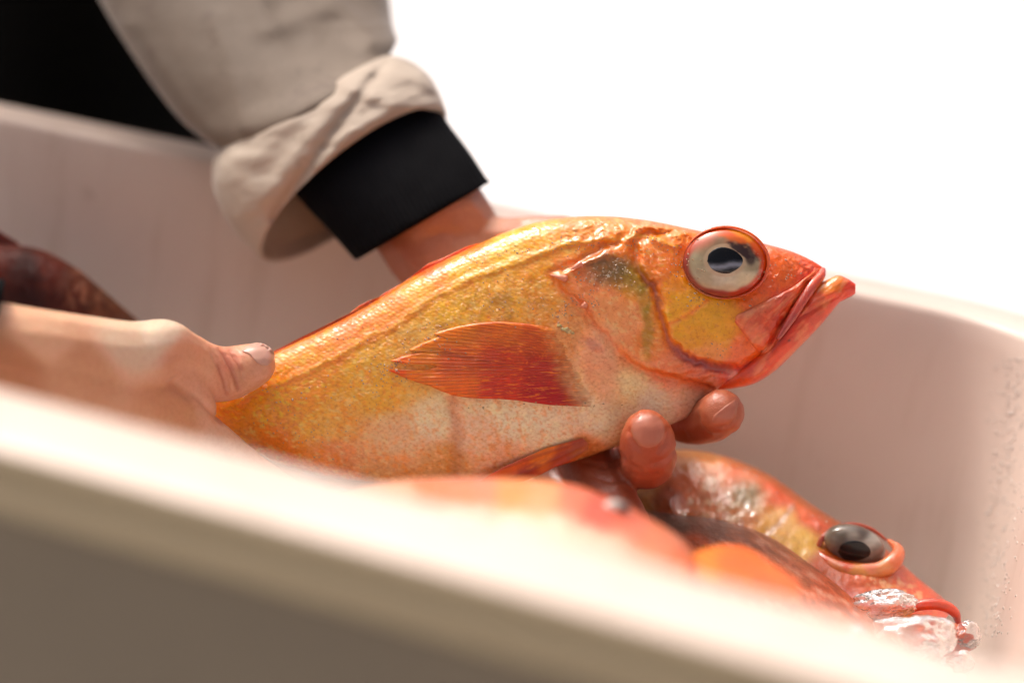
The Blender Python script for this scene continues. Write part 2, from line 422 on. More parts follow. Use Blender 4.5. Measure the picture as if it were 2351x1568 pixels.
# ---------------------------------------------------------------- the held redfish
held = thing('redfish', 'orange and gold redfish with a big round eye, held up in both hands', 'fish')
GILL = [(1267, 632), (1281, 655), (1310, 678), (1339, 702), (1378, 753), (1421, 803), (1464, 838), (1527, 862), (1597, 877), (1644, 893)]
PREOP = [(1466, 560), (1472, 612), (1490, 640), (1507, 650), (1519, 678), (1523, 710), (1535, 753), (1546, 780), (1570, 807), (1605, 823), (1650, 836), (1700, 838)]
LATERAL = [(470, 965), (591, 898), (656, 875), (738, 835), (820, 790), (902, 748), (980, 692), (1043, 656), (1101, 630), (1174, 606), (1261, 576), (1308, 557), (1354, 553), (1413, 546), (1480, 545), (1560, 565)]
COLS = [(440, 960, 205, 120, 30), (520, 945, 212, 122, 22), (560, 990, 190, 122, 78), (620, 1030, 186, 112, 70), (620, 930, 222, 130, 22), (650, 830, 198, 124, 34), (700, 900, 216, 130, 30),
 (740, 790, 208, 128, 34), (800, 740, 224, 124, 24), (760, 960, 204, 146, 84), (760, 1060, 186, 124, 82), (860, 830, 200, 156, 84), (880, 900, 206, 150, 76), (900, 700, 226, 134, 24),
 (900, 1000, 208, 152, 104), (900, 1085, 182, 134, 84), (960, 780, 196, 156, 92), (960, 860, 206, 158, 92), (960, 660, 222, 150, 56), (985, 620, 230, 110, 22), (1000, 960, 212, 170, 124), (1020, 1060, 180, 138, 86),
 (1060, 700, 196, 156, 76), (1060, 620, 218, 160, 72), (1080, 580, 228, 140, 50), (1100, 1000, 196, 156, 112), (1160, 1060, 190, 140, 98), (1180, 960, 212, 180, 136), (1160, 680, 196, 150, 80), (1160, 560, 220, 166, 92),
 (1230, 620, 208, 144, 64), (1230, 530, 206, 150, 74), (1260, 700, 204, 146, 88), (1300, 740, 190, 140, 98), (1300, 560, 212, 140, 50), (1330, 530, 190, 128, 60), (1280, 1000, 214, 176, 134), (1380, 960, 216, 184, 142),
 (1430, 900, 218, 188, 152), (1500, 940, 216, 184, 150), (1580, 930, 208, 168, 134), (1400, 800, 214, 174, 146), (1450, 1000, 196, 144, 96), (1340, 1040, 180, 120, 74), (1340, 660, 206, 132, 96), (1310, 620, 214, 120, 74),
 (1400, 690, 206, 138, 100), (1450, 740, 204, 140, 102), (1440, 650, 176, 128, 60), (1430, 800, 204, 134, 96), (1480, 790, 190, 124, 76), (1400, 570, 214, 122, 52), (1410, 530, 196, 120, 56), (1480, 540, 214, 118, 70),
 (1530, 540, 224, 124, 74), (1530, 600, 220, 118, 56), (1500, 620, 206, 116, 60), (1560, 650, 214, 132, 36), (1560, 700, 206, 138, 34), (1600, 720, 208, 140, 44), (1590, 770, 212, 136, 72), (1640, 800, 216, 136, 88),
 (1660, 730, 212, 142, 44), (1660, 770, 214, 142, 64), (1540, 850, 196, 122, 90), (1600, 860, 198, 116, 92), (1680, 860, 196, 90, 74), (1700, 800, 204, 100, 60), (1770, 610, 226, 104, 24), (1810, 600, 228, 106, 30),
 (1790, 650, 214, 104, 62), (1850, 610, 226, 96, 34), (1740, 690, 204, 104, 62), (1800, 680, 204, 82, 50), (1860, 640, 222, 78, 40), (1700, 520, 230, 100, 20), (1800, 740, 192, 66, 40)]
COLS = [(x, y, r+8, g+13, b+24) if b > 94 and y > 900 and x > 850 else (x, y, r, g, b) for x, y, r, g, b in COLS]
def warp(u, v):
    return u+7*(fbm(u/24, v/24, 201, 3)-.5)*2+2.5*(fbm(u/6, v/6, 203, 2)-.5)*2, v+7*(fbm(u/24, v/24, 202, 3)-.5)*2+2.5*(fbm(u/6, v/6, 204, 2)-.5)*2
def fish_col(u, v, fr):
    c = shepard(u, v, COLS); u, v = warp(u, v)
    q = fbm(u/70, v/55, 3); c = c*(0.88+.26*q)[..., None]
    # pigment: vertical-ish flecks along the scale rows
    a = math.radians(72); s = u*math.cos(a)+v*math.sin(a)*.0; 
    fl = fbm(u/5.5, v/13, 11, 3); k = sm(.52, .72, fl)*sm(480, 700, u)*(1-sm(1250, 1420, u))
    c = mixc(c, (196, 112, 16), k*.42)
    fl2 = fbm(u/9+3, v/7, 21, 3); c = mixc(c, (226, 196, 150), sm(.56, .74, fl2)*.34*(1-sm(1480, 1600, u)))
    fl3 = fbm(u/26, v/30, 31, 4)
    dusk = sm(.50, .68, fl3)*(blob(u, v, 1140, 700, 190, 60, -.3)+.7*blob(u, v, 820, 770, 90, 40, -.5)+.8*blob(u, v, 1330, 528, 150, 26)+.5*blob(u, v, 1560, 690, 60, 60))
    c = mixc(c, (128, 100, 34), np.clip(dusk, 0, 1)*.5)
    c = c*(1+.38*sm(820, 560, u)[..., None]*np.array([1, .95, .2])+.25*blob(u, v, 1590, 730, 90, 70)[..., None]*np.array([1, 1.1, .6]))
    # dark olive patch on the gill cover
    sp = blob(u, v, 1398, 617, 62, 40, .12, 1.3)*(.75+.5*fbm(u/9, v/9, 41, 3)); c = mixc(c, (66, 60, 34), np.clip(sp, 0, 1)*.86)
    c = mixc(c, (118, 108, 26), .55*blob(u, v, 1470, 640, 34, 30)+.6*blob(u, v, 1487, 760, 13, 62, .05)+.5*blob(u, v, 1478, 690, 14, 40))
    # belly fold
    d, t, _ = seg_dist(u, v, [(1040, 915), (1046, 960), (1052, 1010), (1046, 1075), (1050, 1110)]); c = mixc(c, (150, 98, 66), np.exp(-(d/16)**2)*.5)
    c = mixc(c, (222, 194, 150), .35*blob(u, v, 1020, 950, 16, 42))
    # gill line, pre-opercular groove, reddish edges
    d, t, sd_ = seg_dist(u, v, GILL); c = mixc(c, (150, 70, 46), np.exp(-(d/4)**2)*.5); c = mixc(c, (214, 114, 70), np.exp(-((d-7)/7)**2)*.3)
    d, t, sd_ = seg_dist(u, v, PREOP); wg = 15*sm(0, .15, t)
    off = d*sd_
    c = mixc(c, (128, 66, 62), (np.exp(-((off-9)/11)**2))*.78*sm(.02, .25, t)*(1-sm(.93, 1, t)))
    c = mixc(c, (120, 66, 78), np.exp(-((off-10)/13)**2)*blob(u, v, 1585, 838, 80, 30, .35)*.7)
    d, t, _ = seg_dist(u, v, [(1535, 742), (1580, 722), (1620, 690)]); c = mixc(c, (160, 86, 44), np.exp(-(d/6)**2)*.5)
    # chin bruises
    c = mixc(c, (150, 84, 104), .6*blob(u, v, 1715, 848, 44, 14, -.5)+.45*blob(u, v, 1700, 872, 30, 10)); c = mixc(c, (90, 20, 22), .8*blob(u, v, 1716, 846, 7, 3))
    c = mixc(c, (222, 176, 168), .45*blob(u, v, 1690, 862, 16, 8))
    # root of the pectoral fin
    c = mixc(c, (196, 132, 106), .6*blob(u, v, 1375, 850, 42, 80, -.2)); c = mixc(c, (134, 82, 76), .5*blob(u, v, 1360, 790, 26, 12, .5))
    # pale lateral line
    d, t, _ = seg_dist(u, v, LATERAL); c = mixc(c, (232, 176, 92), np.exp(-((d+3)/6)**2)*.5); c = mixc(c, (190, 104, 24), np.exp(-((d-7)/6)**2)*.35)
    c = mixc(c, (232, 90, 20), (1-sm(4, 26, seg_dist(u, v, [(600, 826), (650, 798), (750, 750), (850, 696), (950, 632), (1040, 586), (1120, 552)])[0]))*.4)
    bl = (sm(870, 980, v)*sm(830, 1020, u)*(1-sm(1640, 1700, u)))[..., None]
    return boost(c*(np.array([1.14, 1.05, .94])*(1-bl)+np.array([1.12, 1.12, 1.22])*bl), 1.22, 1.36)
def boost(c, sat=1.16, g=1.22):
    y = c.mean(-1, keepdims=True); return np.clip((y+(c-y)*sat)*g, .002, .93)
def fish_h(u, v):
    u0_, v0_ = u, v; u, v = warp(u, v)
    h = 2.2*(fbm(u/26, v/26, 51, 3)-.5)*2 + 1.3*(fbm(u/6, v/6, 61, 2)-.5)
    d, t, s = seg_dist(u, v, LATERAL); h += 2.2*np.exp(-(d/8)**2)*sm(0, .1, t)*(1+1.2*sm(.45, .8, t)) - .6*np.exp(-((d-16)/9)**2)
    # gill cover stands proud of the flank, the cheek stands proud of the gill cover
    d, t, s = seg_dist(u, v, GILL); h += np.where(s > 0, -1, 1)*0 + 0
    op = sdist(u, v, GILL+[(1760, 860), (1900, 640), (1700, 500), (1480, 512), (1420, 560), (1351, 592), (1312, 618)])
    h += 10*sm(-6, 8, op) - 4*np.exp(-((op+6)/8)**2)
    ch = sdist(u, v, PREOP+[(1760, 800), (1860, 640), (1760, 540), (1560, 530)])
    h += 8*sm(-4, 8, ch) - 9*np.exp(-((ch+12)/10)**2)*sm(8, 25, op)
    d, t, _ = seg_dist(u, v, [(1535, 742), (1580, 722), (1620, 690)]); h += 3*np.exp(-(d/6)**2)
    d, t, _ = seg_dist(u, v, [(1285, 634), (1320, 618), (1360, 594), (1400, 586)]); h += 6*np.exp(-(d/5)**2)
    d, t, _ = seg_dist(u, v, [(1040, 915), (1046, 960), (1052, 1010), (1046, 1075), (1050, 1110)]); h -= 9*np.exp(-(d/15)**2)
    h += 7*blob(u, v, 1015, 960, 40, 80, 0, 1.6)+6*blob(u, v, 1130, 1000, 70, 60, 0, 1.6)
    h += 8*blob(u, v, 1378, 850, 40, 84, -.1, 1.2)
    d, t, _ = seg_dist(u, v, [(1600, 884), (1560, 876), (1520, 860)]); h += 3*np.exp(-(d/6)**2)
    h += 2.2*np.cos((u*.25+v)/3.2)*blob(u, v, 1590, 850, 70, 22, .3)+1.6*np.cos((v-u*.3)/4)*blob(u, v, 1500, 720, 14, 120, .1)+1.5*np.cos((u-v)/4.5)*blob(u, v, 1350, 700, 60, 16, .9)
    h -= 12*blob(u, v, 1667, 602, 96, 80, 0, .6)                                   # eye socket
    h += 9*np.exp(-(seg_dist(u, v, [(1385, 540), (1480, 520), (1560, 528)])[0]/14)**2)
    h += 3.5*sm(.45, .7, fbm(u/8, v/7, 71, 3))*(1-sm(20, 60, seg_dist(u, v, [(1330, 520), (1450, 516), (1580, 530)])[0]))
    h += 4*np.exp(-(seg_dist(u, v, [(1780, 640), (1800, 690), (1760, 720)])[0]/8)**2)
    return h
D0 = .965
st = [(250, 1012, 240, 1062, 12), (370, 930, 345, 1020, 26), (480, 872, 440, 985, 44), (570, 838, 545, 1016, 58), (650, 800, 645, 1066, 76), (750, 752, 765, 1098, 92), (850, 698, 890, 1110, 104),
      (950, 634, 1010, 1106, 113), (1040, 588, 1130, 1100, 120), (1130, 546, 1240, 1080, 124), (1220, 513, 1340, 1052, 124), (1310, 498, 1430, 1020, 122), (1400, 497, 1510, 986, 118),
      (1480, 505, 1590, 952, 110), (1550, 518, 1650, 896, 100), (1620, 533, 1700, 866, 90), (1700, 548, 1755, 825, 76), (1765, 562, 1795, 772, 62), (1820, 578, 1836, 716, 48), (1862, 597, 1868, 672, 32), (1887, 612, 1884, 645, 14)]
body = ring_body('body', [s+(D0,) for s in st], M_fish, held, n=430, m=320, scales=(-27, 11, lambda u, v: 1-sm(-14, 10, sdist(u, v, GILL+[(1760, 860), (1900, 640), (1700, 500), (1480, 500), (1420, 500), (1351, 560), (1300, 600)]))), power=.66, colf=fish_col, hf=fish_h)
SB = Surf(body)
# upper snout roughness, nostril flap and lips
def red_face(u, v, fr):
    c = shepard(u, v, [(1690, 735, 196, 84, 56), (1720, 770, 198, 90, 64), (1745, 810, 200, 84, 54), (1760, 710, 200, 78, 50), (1800, 690, 196, 66, 40), (1800, 740, 176, 44, 20), (1840, 660, 212, 82, 50), (1875, 630, 222, 90, 50),
        (1780, 780, 186, 56, 30), (1730, 720, 190, 80, 60), (1740, 850, 190, 74, 70), (1700, 880, 206, 74, 44), (1760, 850, 206, 62, 30), (1800, 810, 206, 64, 34), (1820, 770, 196, 60, 36), (1860, 740, 200, 60, 30), (1880, 690, 190, 70, 20),
        (1900, 655, 196, 110, 14), (1925, 645, 206, 110, 24), (1945, 650, 226, 60, 16), (1962, 665, 232, 56, 8), (1915, 690, 216, 60, 20), (1850, 705, 176, 52, 12)], soft=10)
    q = fbm(u/20, v/20, 5); c = c*(.8+.4*q)[..., None]
    wv = fbm((u+v)/16, (u-v)/60, 8, 3); c = mixc(c, (230, 150, 120), sm(.55, .75, wv)*.35)
    c = mixc(c, (216, 170, 160), .45*blob(u, v, 1745, 705, 50, 12, -.45)*fbm(u/14, v/14, 7))
    c = mixc(c, (130, 30, 12), .6*np.exp(-(seg_dist(u, v, [(1772, 806), (1800, 768), (1828, 722), (1852, 690)])[0]/5)**2))
    for x, y in ((1812, 782), (1748, 806)): c = mixc(c, (60, 30, 24), .8*blob(u, v, x, y, 2.6, 2.6))
    return boost(c*[1.16, 1.22, .78], 1.05)
def face_h(u, v):
    r = 3*(fbm((u+v)/14, (u-v)/50, 9, 3)-.5)*2
    u, v = warp(u, v)
    for ln in ([(1700, 770), (1745, 700), (1815, 665)], [(1775, 800), (1800, 740), (1850, 675)], [(1730, 800), (1775, 745), (1800, 700)]):
        r += 3.5*np.exp(-(seg_dist(u, v, ln)[0]/7)**2)
    return r
MAX = [(1686, 740), (1690, 724), (1710, 714), (1753, 692), (1790, 674), (1825, 655), (1858, 630), (1880, 614), (1891, 620), (1884, 634), (1862, 655), (1838, 690), (1812, 730), (1790, 765), (1772, 800), (1757, 812), (1742, 811), (1722, 788), (1700, 758)]
jst = [(1640, 884, 1648, 896, 14), (1690, 846, 1690, 891, 34), (1722, 824, 1738, 878, 44), (1757, 790, 1786, 846, 50), (1788, 742, 1836, 797, 50), (1824, 690, 1876, 756, 44), (1860, 655, 1905, 722, 38), (1892, 646, 1926, 696, 30),
       (1922, 632, 1936, 690, 25), (1946, 640, 1952, 682, 19), (1964, 652, 1964, 674, 10)]
jaw = ring_body('lower_jaw', [s+(D0-.004,) for s in jst], M_face, held, n=120, m=90, power=.95, colf=red_face,
                hf=lambda u, v: 2.5*(fbm((u+v)/14, (u-v)/50, 9, 3)-.5)*2 + 3*np.exp(-(seg_dist(u, v, [(1850, 712), (1880, 690), (1915, 672)])[0]/7)**2) - 3*np.exp(-(seg_dist(u, v, [(1845, 725), (1885, 700), (1925, 680)])[0]/5)**2))
lip = tube('upper_lip', [P(1889, 620, D0-.001), P(1884, 634, D0-.005), P(1866, 655, D0-.009), P(1842, 690, D0-.0115), P(1812, 738, D0-.0135), P(1786, 778, D0-.0145)],
           [.0013, .0019, .0022, .0021, .0017, .0008], M_lip, held, m=16, n=50, colf=lambda u, v, f: np.clip(shepard(u, v, [(1880, 628, 226, 84, 46), (1850, 680, 206, 76, 50), (1800, 760, 184, 66, 50)])*(.85+.3*fbm(u/12, v/12, 6))[..., None], 0, .9))
lip2 = tube('upper_lip', [P(1889, 620, D0+.003), P(1884, 634, D0+.007), P(1866, 655, D0+.011), P(1842, 690, D0+.0135)], [.0013, .0019, .0022, .0015], M_lip, held, m=12, n=30,
            colf=lambda u, v, f: np.broadcast_to(lin((214, 74, 40)), (len(u), 3)))
SBJ = Surf(body, jaw)
MAX = [tuple(x) for x in crom(MAX+[MAX[0]], 70)[:-1]]
maxilla = plate('maxilla', MAX, SBJ, 9, M_face, held, colf=red_face, hf=face_h, step=4, rings=24, edge=.55, centre=(1765, 735), thick=2)
# gill cover spines
for a, b_ in (((1300, 640), (1264, 631)), ((1345, 700), (1331, 706)), ((1334, 606), (1310, 619))):
    du = SBJ.depth(np.array([a[0], b_[0]], float), np.array([a[1], b_[1]], float))
    tube('gill_spine', [P(*a, du[0]-.0008), P((a[0]+b_[0])/2, (a[1]+b_[1])/2, du.mean()-.0016), P(*b_, du[1]-.0012)], [.0014, .0009, .0002], M_face, held, n=10, colf=lambda u, v, f: np.broadcast_to(lin((224, 138, 104)), (len(u), 3)))
# eye: orbit ring, eyeball, pupil
EU, EV = 1665, 602
ed = float(SB.depth(np.array([EU-110.]), np.array([EV+30.]))[0])
def eye_ball(parent, EU, EV, ed, rx, ry, rise, colf, tilt=0, nr=46, nt_=96, name='eyeball', mt=None, back=50):
    """a bulging, slightly flattened ball: dome towards the camera and a rounded back inside the head"""
    th = np.linspace(0, 2*np.pi, nt_, endpoint=False); rr = np.linspace(0, 1, nr)[1:]
    k = ed/FP; us, vs, ds = [EU], [EV], [ed-rise*k]
    for s in (1, -1):
        seq = rr if s == 1 else rr[::-1][1:]
        for r in seq:
            a, b2 = rx*r*np.cos(th), ry*r*np.sin(th)
            us += list(EU+a*math.cos(tilt)-b2*math.sin(tilt)); vs += list(EV+a*math.sin(tilt)+b2*math.cos(tilt))
            hgt = np.sqrt(max(0, 1-r*r)); ds += [ed - (rise if s == 1 else -back)*hgt*k]*nt_
    us.append(EU); vs.append(EV); ds.append(ed+back*k)
    us, vs, ds = map(np.array, (us, vs, ds)); V = PN(us, vs, ds); n_ = (len(us)-2)//nt_
    f = [(0, 1+(j+1) % nt_, 1+j) for j in range(nt_)]
    for i in range(n_-1):
        for j in range(nt_): f.append((1+i*nt_+j, 1+i*nt_+(j+1) % nt_, 1+(i+1)*nt_+(j+1) % nt_, 1+(i+1)*nt_+j))
    L = len(us)-1; b0 = 1+(n_-1)*nt_
    for j in range(nt_): f.append((b0+j, b0+(j+1) % nt_, L))
    o = mesh_obj(name, V, f, mt or M_iris, parent, colf(us, vs)); fix_normals(o); return o
def iris_col(u, v):
    r = np.hypot((u-EU)/82, (v-EV)/66); a = np.arctan2(v-EV, u-EU)
    c = shepard(u, v, [(1600, 600, 150, 140, 112), (1610, 640, 166, 156, 128), (1664, 655, 180, 172, 146), (1720, 640, 188, 178, 146), (1735, 610, 160, 148, 118), (1640, 560, 120, 96, 70), (1690, 552, 140, 96, 66), (1660, 640, 176, 170, 150), (1610, 570, 128, 108, 82)], soft=16)*1.22
    c = c*(.74+.5*fbm(a*4+9, r*7, 13, 3))[..., None]
    k = 1-sm(1.0, 1.12, np.hypot((u-1664.5)/47, (v-598)/36)); c = mixc(c, (196, 170, 140), np.clip(k, 0, 1)*.6)
    n_ = fbm(u/16, v/16, 14, 3)
    c = mixc(c, (46, 24, 20), sm(.18, .36, n_*blob(u, v, 1704, 566, 50, 17, .62, 1.2))*.97)
    c = mixc(c, (60, 36, 28), .9*blob(u, v, 1722, 590, 12, 20, -.2, .7))
    c = mixc(c, (208, 96, 30), .9*sm(.3, .6, blob(u, v, 1690, 540, 50, 20, .3, 1.4)*(n_+.3)))
    c = mixc(c, (226, 84, 24), .95*blob(u, v, 1738, 566, 12, 30, -.5, 1))
    c = mixc(c, (196, 96, 70), .75*blob(u, v, 1612, 546, 40, 20, -.5, 1.3))
    r2 = np.hypot((u-1664)/82, (v-604)/65); out = sm(.93, 1.07, r2+.10*(fbm(a*3+4, r*3, 15, 2)-.5))
    oc = shepard(u, v, [(1590, 560, 176, 70, 40), (1580, 610, 140, 64, 60), (1600, 655, 150, 76, 72), (1650, 676, 150, 66, 62), (1700, 672, 170, 50, 30), (1745, 640, 196, 60, 12), (1756, 600, 214, 82, 20), (1745, 560, 226, 100, 20), (1710, 535, 236, 120, 10), (1670, 526, 222, 90, 20), (1620, 536, 206, 90, 50)], soft=5)
    c = c*(1-out[..., None])+oc*out[..., None]
    c = mixc(c, (238, 150, 10), .8*blob(u, v, 1698, 534, 26, 7, .35)+.7*blob(u, v, 1722, 548, 10, 8))
    return boost(c, 1.08, 1.0)
eye = eye_ball(held, EU, EV, ed+.0012, 97, 81, 48, iris_col, back=70)
def pupil_col(u, v, fr):                                  # black, with a pale reflection band painted into the colour
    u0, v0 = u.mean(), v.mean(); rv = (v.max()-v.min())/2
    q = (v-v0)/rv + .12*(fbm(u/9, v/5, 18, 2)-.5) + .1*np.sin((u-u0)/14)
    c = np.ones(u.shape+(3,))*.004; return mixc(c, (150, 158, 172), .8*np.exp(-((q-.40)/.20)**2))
def pupil_disc(parent, base, poly, mt=M_pupil, lift=1.2, refl_band=True):
    return plate('pupil', poly, Surf(base), lift, mt, parent, step=3, rings=14, edge=.15, thick=1.2, colf=pupil_col if refl_band else (lambda u, v, f: np.ones(u.shape+(3,))*.012))
pp = crom([(1622, 600), (1627, 582), (1645, 569), (1664, 567), (1686, 574), (1703, 588), (1707, 599), (1702, 611), (1690, 621), (1672, 629), (1650, 627), (1632, 617), (1622, 600)], 60)[:-1]
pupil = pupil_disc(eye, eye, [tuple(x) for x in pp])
def orbit(parent, EU, EV, ed, rx, ry, rad, colf, name='eye_rim', radf=None, liftf=None, tilt=0, mt=None, squash=1.0):
    th = np.linspace(0, 2*np.pi, 120, endpoint=False); ph = np.linspace(0, 2*np.pi, 20, endpoint=False); k = ed/FP
    rr = rad*np.ones_like(th) if radf is None else radf(th); lf = np.zeros_like(th) if liftf is None else liftf(th)
    a = (rx+rr[:, None]*np.cos(ph))*np.cos(th)[:, None]; b2 = (ry+rr[:, None]*np.cos(ph))*np.sin(th)[:, None]
    u = EU+a*math.cos(tilt)-b2*math.sin(tilt); v = EV+a*math.sin(tilt)+b2*math.cos(tilt)
    d = ed - (lf[:, None]+rr[:, None]*squash*np.sin(ph))*k
    V = PN(u, v, d).reshape(-1, 3); n_, m_ = u.shape; f = []
    for i in range(n_):
        for j in range(m_): f.append((i*m_+j, i*m_+(j+1) % m_, ((i+1) % n_)*m_+(j+1) % m_, ((i+1) % n_)*m_+j))
    o = mesh_obj(name, V, f, mt or M_lip, parent, colf(u.ravel(), v.ravel())); fix_normals(o); return o
def rimcol(u, v):
    c = shepard(u, v, [(1567, 600, 176, 70, 46), (1600, 535, 220, 92, 30), (1670, 519, 228, 92, 26), (1740, 550, 226, 98, 40), (1765, 600, 222, 96, 46), (1740, 650, 196, 64, 24), (1680, 684, 186, 76, 56), (1620, 670, 190, 112, 88), (1580, 640, 200, 116, 84)], soft=8)
    return np.clip(c*(.85+.3*fbm(u/10, v/10, 17, 3))[..., None]*[1.1, 1.1, .6], 0, .9)
rim = orbit(held, EU+1, EV+1, ed+.0006, 98, 82, 5, rimcol, radf=lambda t: 2.6+1.2*np.cos(t)+.8*np.sin(3*t+1), liftf=lambda t: 2+10*np.clip(-np.sin(t), 0, 1)+6*np.clip(np.cos(t), 0, 1), squash=1.6)
# fins --------------------------------------------------------
def fin_col(stops, rays, seed, pale=.35):
    def f(u, v, fr):
        c = shepard(u, v, stops, soft=14); r = rays(u, v)
        c = c*(.82+.3*fbm(r*.5+7, (u+v)/60, seed, 3))[..., None]
        c = mixc(c, (110, 20, 4), .38*sm(.55, .95, .5+.5*np.cos(r*2*np.pi)))
        c = mixc(c, (236, 140, 96), pale*sm(.60, .78, fbm(r*2.2, u/26, seed+3, 3)))
        return boost(c*[1.05, 1.12, .55], 1.2, 1.12)
    return f
def fan(px, py, n_, a0, a1):
    """ray number from the angle round a far pivot"""
    return lambda u, v: (np.arctan2(v-py, px-u)-a0)/(a1-a0)*n_
PEC = [(1355, 781), (1325, 769), (1296, 759), (1260, 750), (1218, 743), (1180, 739), (1140, 737), (1110, 739), (1077, 743), (1050, 748), (1027, 754), (1008, 759), (994, 765), (1010, 770), (985, 780), (960, 790), (936, 803), (975, 801), (996, 799),
       (960, 808), (925, 817), (893, 828), (920, 834), (950, 836), (975, 834), (1000, 842), (975, 852), (935, 851), (888, 850), (927, 868), (955, 878), (983, 886), (1010, 898), (1040, 909), (1075, 914), (1108, 916), (1150, 917), (1186, 920), (1225, 926), (1265, 931), (1343, 934),
       (1396, 937), (1392, 915), (1374, 890), (1352, 868), (1338, 845), (1332, 820), (1340, 800)]
prays = fan(1900, 850, 34, .16, -.16)
pec_col = fin_col([(1340, 800, 170, 84, 36), (1370, 900, 170, 86, 60), (1345, 850, 190, 110, 70), (1310, 850, 168, 80, 34), (1250, 780, 196, 92, 22), (1250, 850, 176, 58, 20), (1250, 915, 170, 40, 12), (1150, 760, 204, 108, 18), (1150, 830, 190, 74, 24), (1150, 900, 192, 66, 14), (1050, 765, 214, 124, 30),
    (1050, 830, 206, 96, 34), (1050, 890, 220, 112, 16), (970, 800, 226, 130, 66), (900, 829, 228, 110, 44), (900, 852, 224, 96, 30), (960, 870, 226, 122, 24), (1390, 930, 160, 60, 40)], prays, 31, .5)
pec_fin_col = pec_col
def pec_col(u, v, fr):
    k = sm(1275, 1372, u+34*(fbm(u/18, v/9, 35, 3)-.5)+.5*(880-v)); return pec_fin_col(u, v, fr)*(1-k[..., None]) + fish_col(u, v, None)*k[..., None]
pec = plate('pectoral_fin', PEC, SBJ, 8, M_fin, held, colf=pec_col, hf=lambda u, v: .9*np.cos(prays(u, v)*2*np.pi)*sm(880, 960, u)+3*(fbm(u/60, v/40, 33, 2)-.5), step=3, rings=46, edge=.06, centre=(1200, 845), thick=6, sink=lambda u, v: 16*sm(1300, 1372, u+26*(fbm(u/14, v/10, 34, 2)-.5)+.5*(880-v)))
PEL = [(1338, 1006), (1300, 1015), (1250, 1030), (1205, 1050), (1160, 1070), (1120, 1092), (1100, 1108), (1150, 1112), (1200, 1106), (1240, 1090), (1275, 1072), (1320, 1058), (1350, 1040), (1352, 1020)]
drays = fan(1420, 985, 8, .2, -.75)
pelc = fin_col([(1330, 1012, 150, 62, 44), (1250, 1035, 206, 112, 62), (1180, 1068, 196, 92, 40), (1110, 1105, 206, 84, 24), (1200, 1095, 150, 50, 18), (1290, 1060, 150, 56, 26), (1340, 1040, 160, 84, 50)], drays, 41, .3)
def solid_fin(name, poly, depth_f, thick_px, colf, parent, mt=M_fin, step=5, rings=16, centre=None, rays=None, amp=1.2):
    """a free-standing fin blade with two faces and a thin edge"""
    b = densify(poly, step); c = np.mean(b, axis=0) if centre is None else np.array(centre, float); m = len(b)
    rr = np.linspace(0, 1, rings+1)[1:]
    pu = np.r_[c[0], (c[0]+(b[:, 0]-c[0])[None, :]*rr[:, None]).ravel()]; pv = np.r_[c[1], (c[1]+(b[:, 1]-c[1])[None, :]*rr[:, None]).ravel()]
    r = np.r_[0, np.repeat(rr, m)]; d = depth_f(pu, pv); k = .95/FP
    wv = 0 if rays is None else amp*np.cos(rays(pu, pv)*2*np.pi)
    hgt = (thick_px+wv)*np.sqrt(np.clip(1-r**4, 0, 1))
    A = PN(pu, pv, d-hgt*k); B_ = PN(pu, pv, d+hgt*k); n_ = len(pu)
    f = []
    for o_, fl in ((0, 0), (n_, 1)):
        for j in range(m):
            t = (o_, o_+1+(j+1) % m, o_+1+j); f.append(t[::-1] if fl else t)
        for i in range(rings-1):
            a0, b0 = o_+1+i*m, o_+1+(i+1)*m
            for j in range(m):
                t = (a0+j, a0+(j+1) % m, b0+(j+1) % m, b0+j); f.append(t[::-1] if fl else t)
    o = mesh_obj(name, np.vstack([A, B_]), f, mt, parent, np.vstack([colf(pu, pv, None)]*2)); return o
pelv = solid_fin('pelvic_fin', PEL, lambda u, v: D0-.0155+.00005*(v-1010)-.00002*(1338-u), 3.2, pelc, held, rays=drays)
DOR = [(600, 822), (622, 800), (645, 786), (670, 778), (696, 764), (722, 752), (750, 738), (775, 726), (797, 710), (820, 697), (844, 682), (862, 675), (879, 668), (920, 642), (950, 618), (980, 600), (1010, 586), (1038, 570), (1065, 562), (1092, 551), (1120, 544), (1144, 531), (1168, 524), (1190, 514), (1210, 510), (1230, 504),
       (1240, 520), (1190, 540), (1120, 570), (1040, 606), (950, 656), (850, 720), (750, 774), (650, 822)]
crays = fan(1300, 3000, 90, 1.16, 1.9)
dorc = fin_col([(650, 790, 176, 76, 22), (750, 745, 160, 66, 16), (850, 685, 190, 84, 14), (950, 630, 216, 96, 12), (1050, 572, 226, 92, 20), (1150, 535, 214, 84, 30), (1230, 510, 206, 94, 54)], lambda u, v: (u-v*.4)/16, 51, .2)
DOR = [(x, y) if i > 25 else (x+3, y+5+3*((i*7) % 3)) for i, (x, y) in enumerate(DOR)]
dor = solid_fin('dorsal_fin', DOR, lambda u, v: D0+.0005+0*u, 4, dorc, held, centre=(900, 672), rays=lambda u, v: (u-v*.4)/16, step=4, rings=10)
# tail, hidden behind the hand and the near rim
TAIL = [(262, 1008), (200, 1010), (130, 985), (70, 975), (85, 1030), (90, 1080), (70, 1130), (30, 1180), (110, 1150), (180, 1110), (250, 1064)]
solid_fin('tail_fin', TAIL, lambda u, v: D0+0*u, 4, fin_col([(200, 1040, 206, 84, 26), (80, 1080, 190, 60, 16)], fan(330, 1040, 14, -.6, .6), 61), held, rays=fan(330, 1040, 14, -.6, .6), centre=(170, 1055))
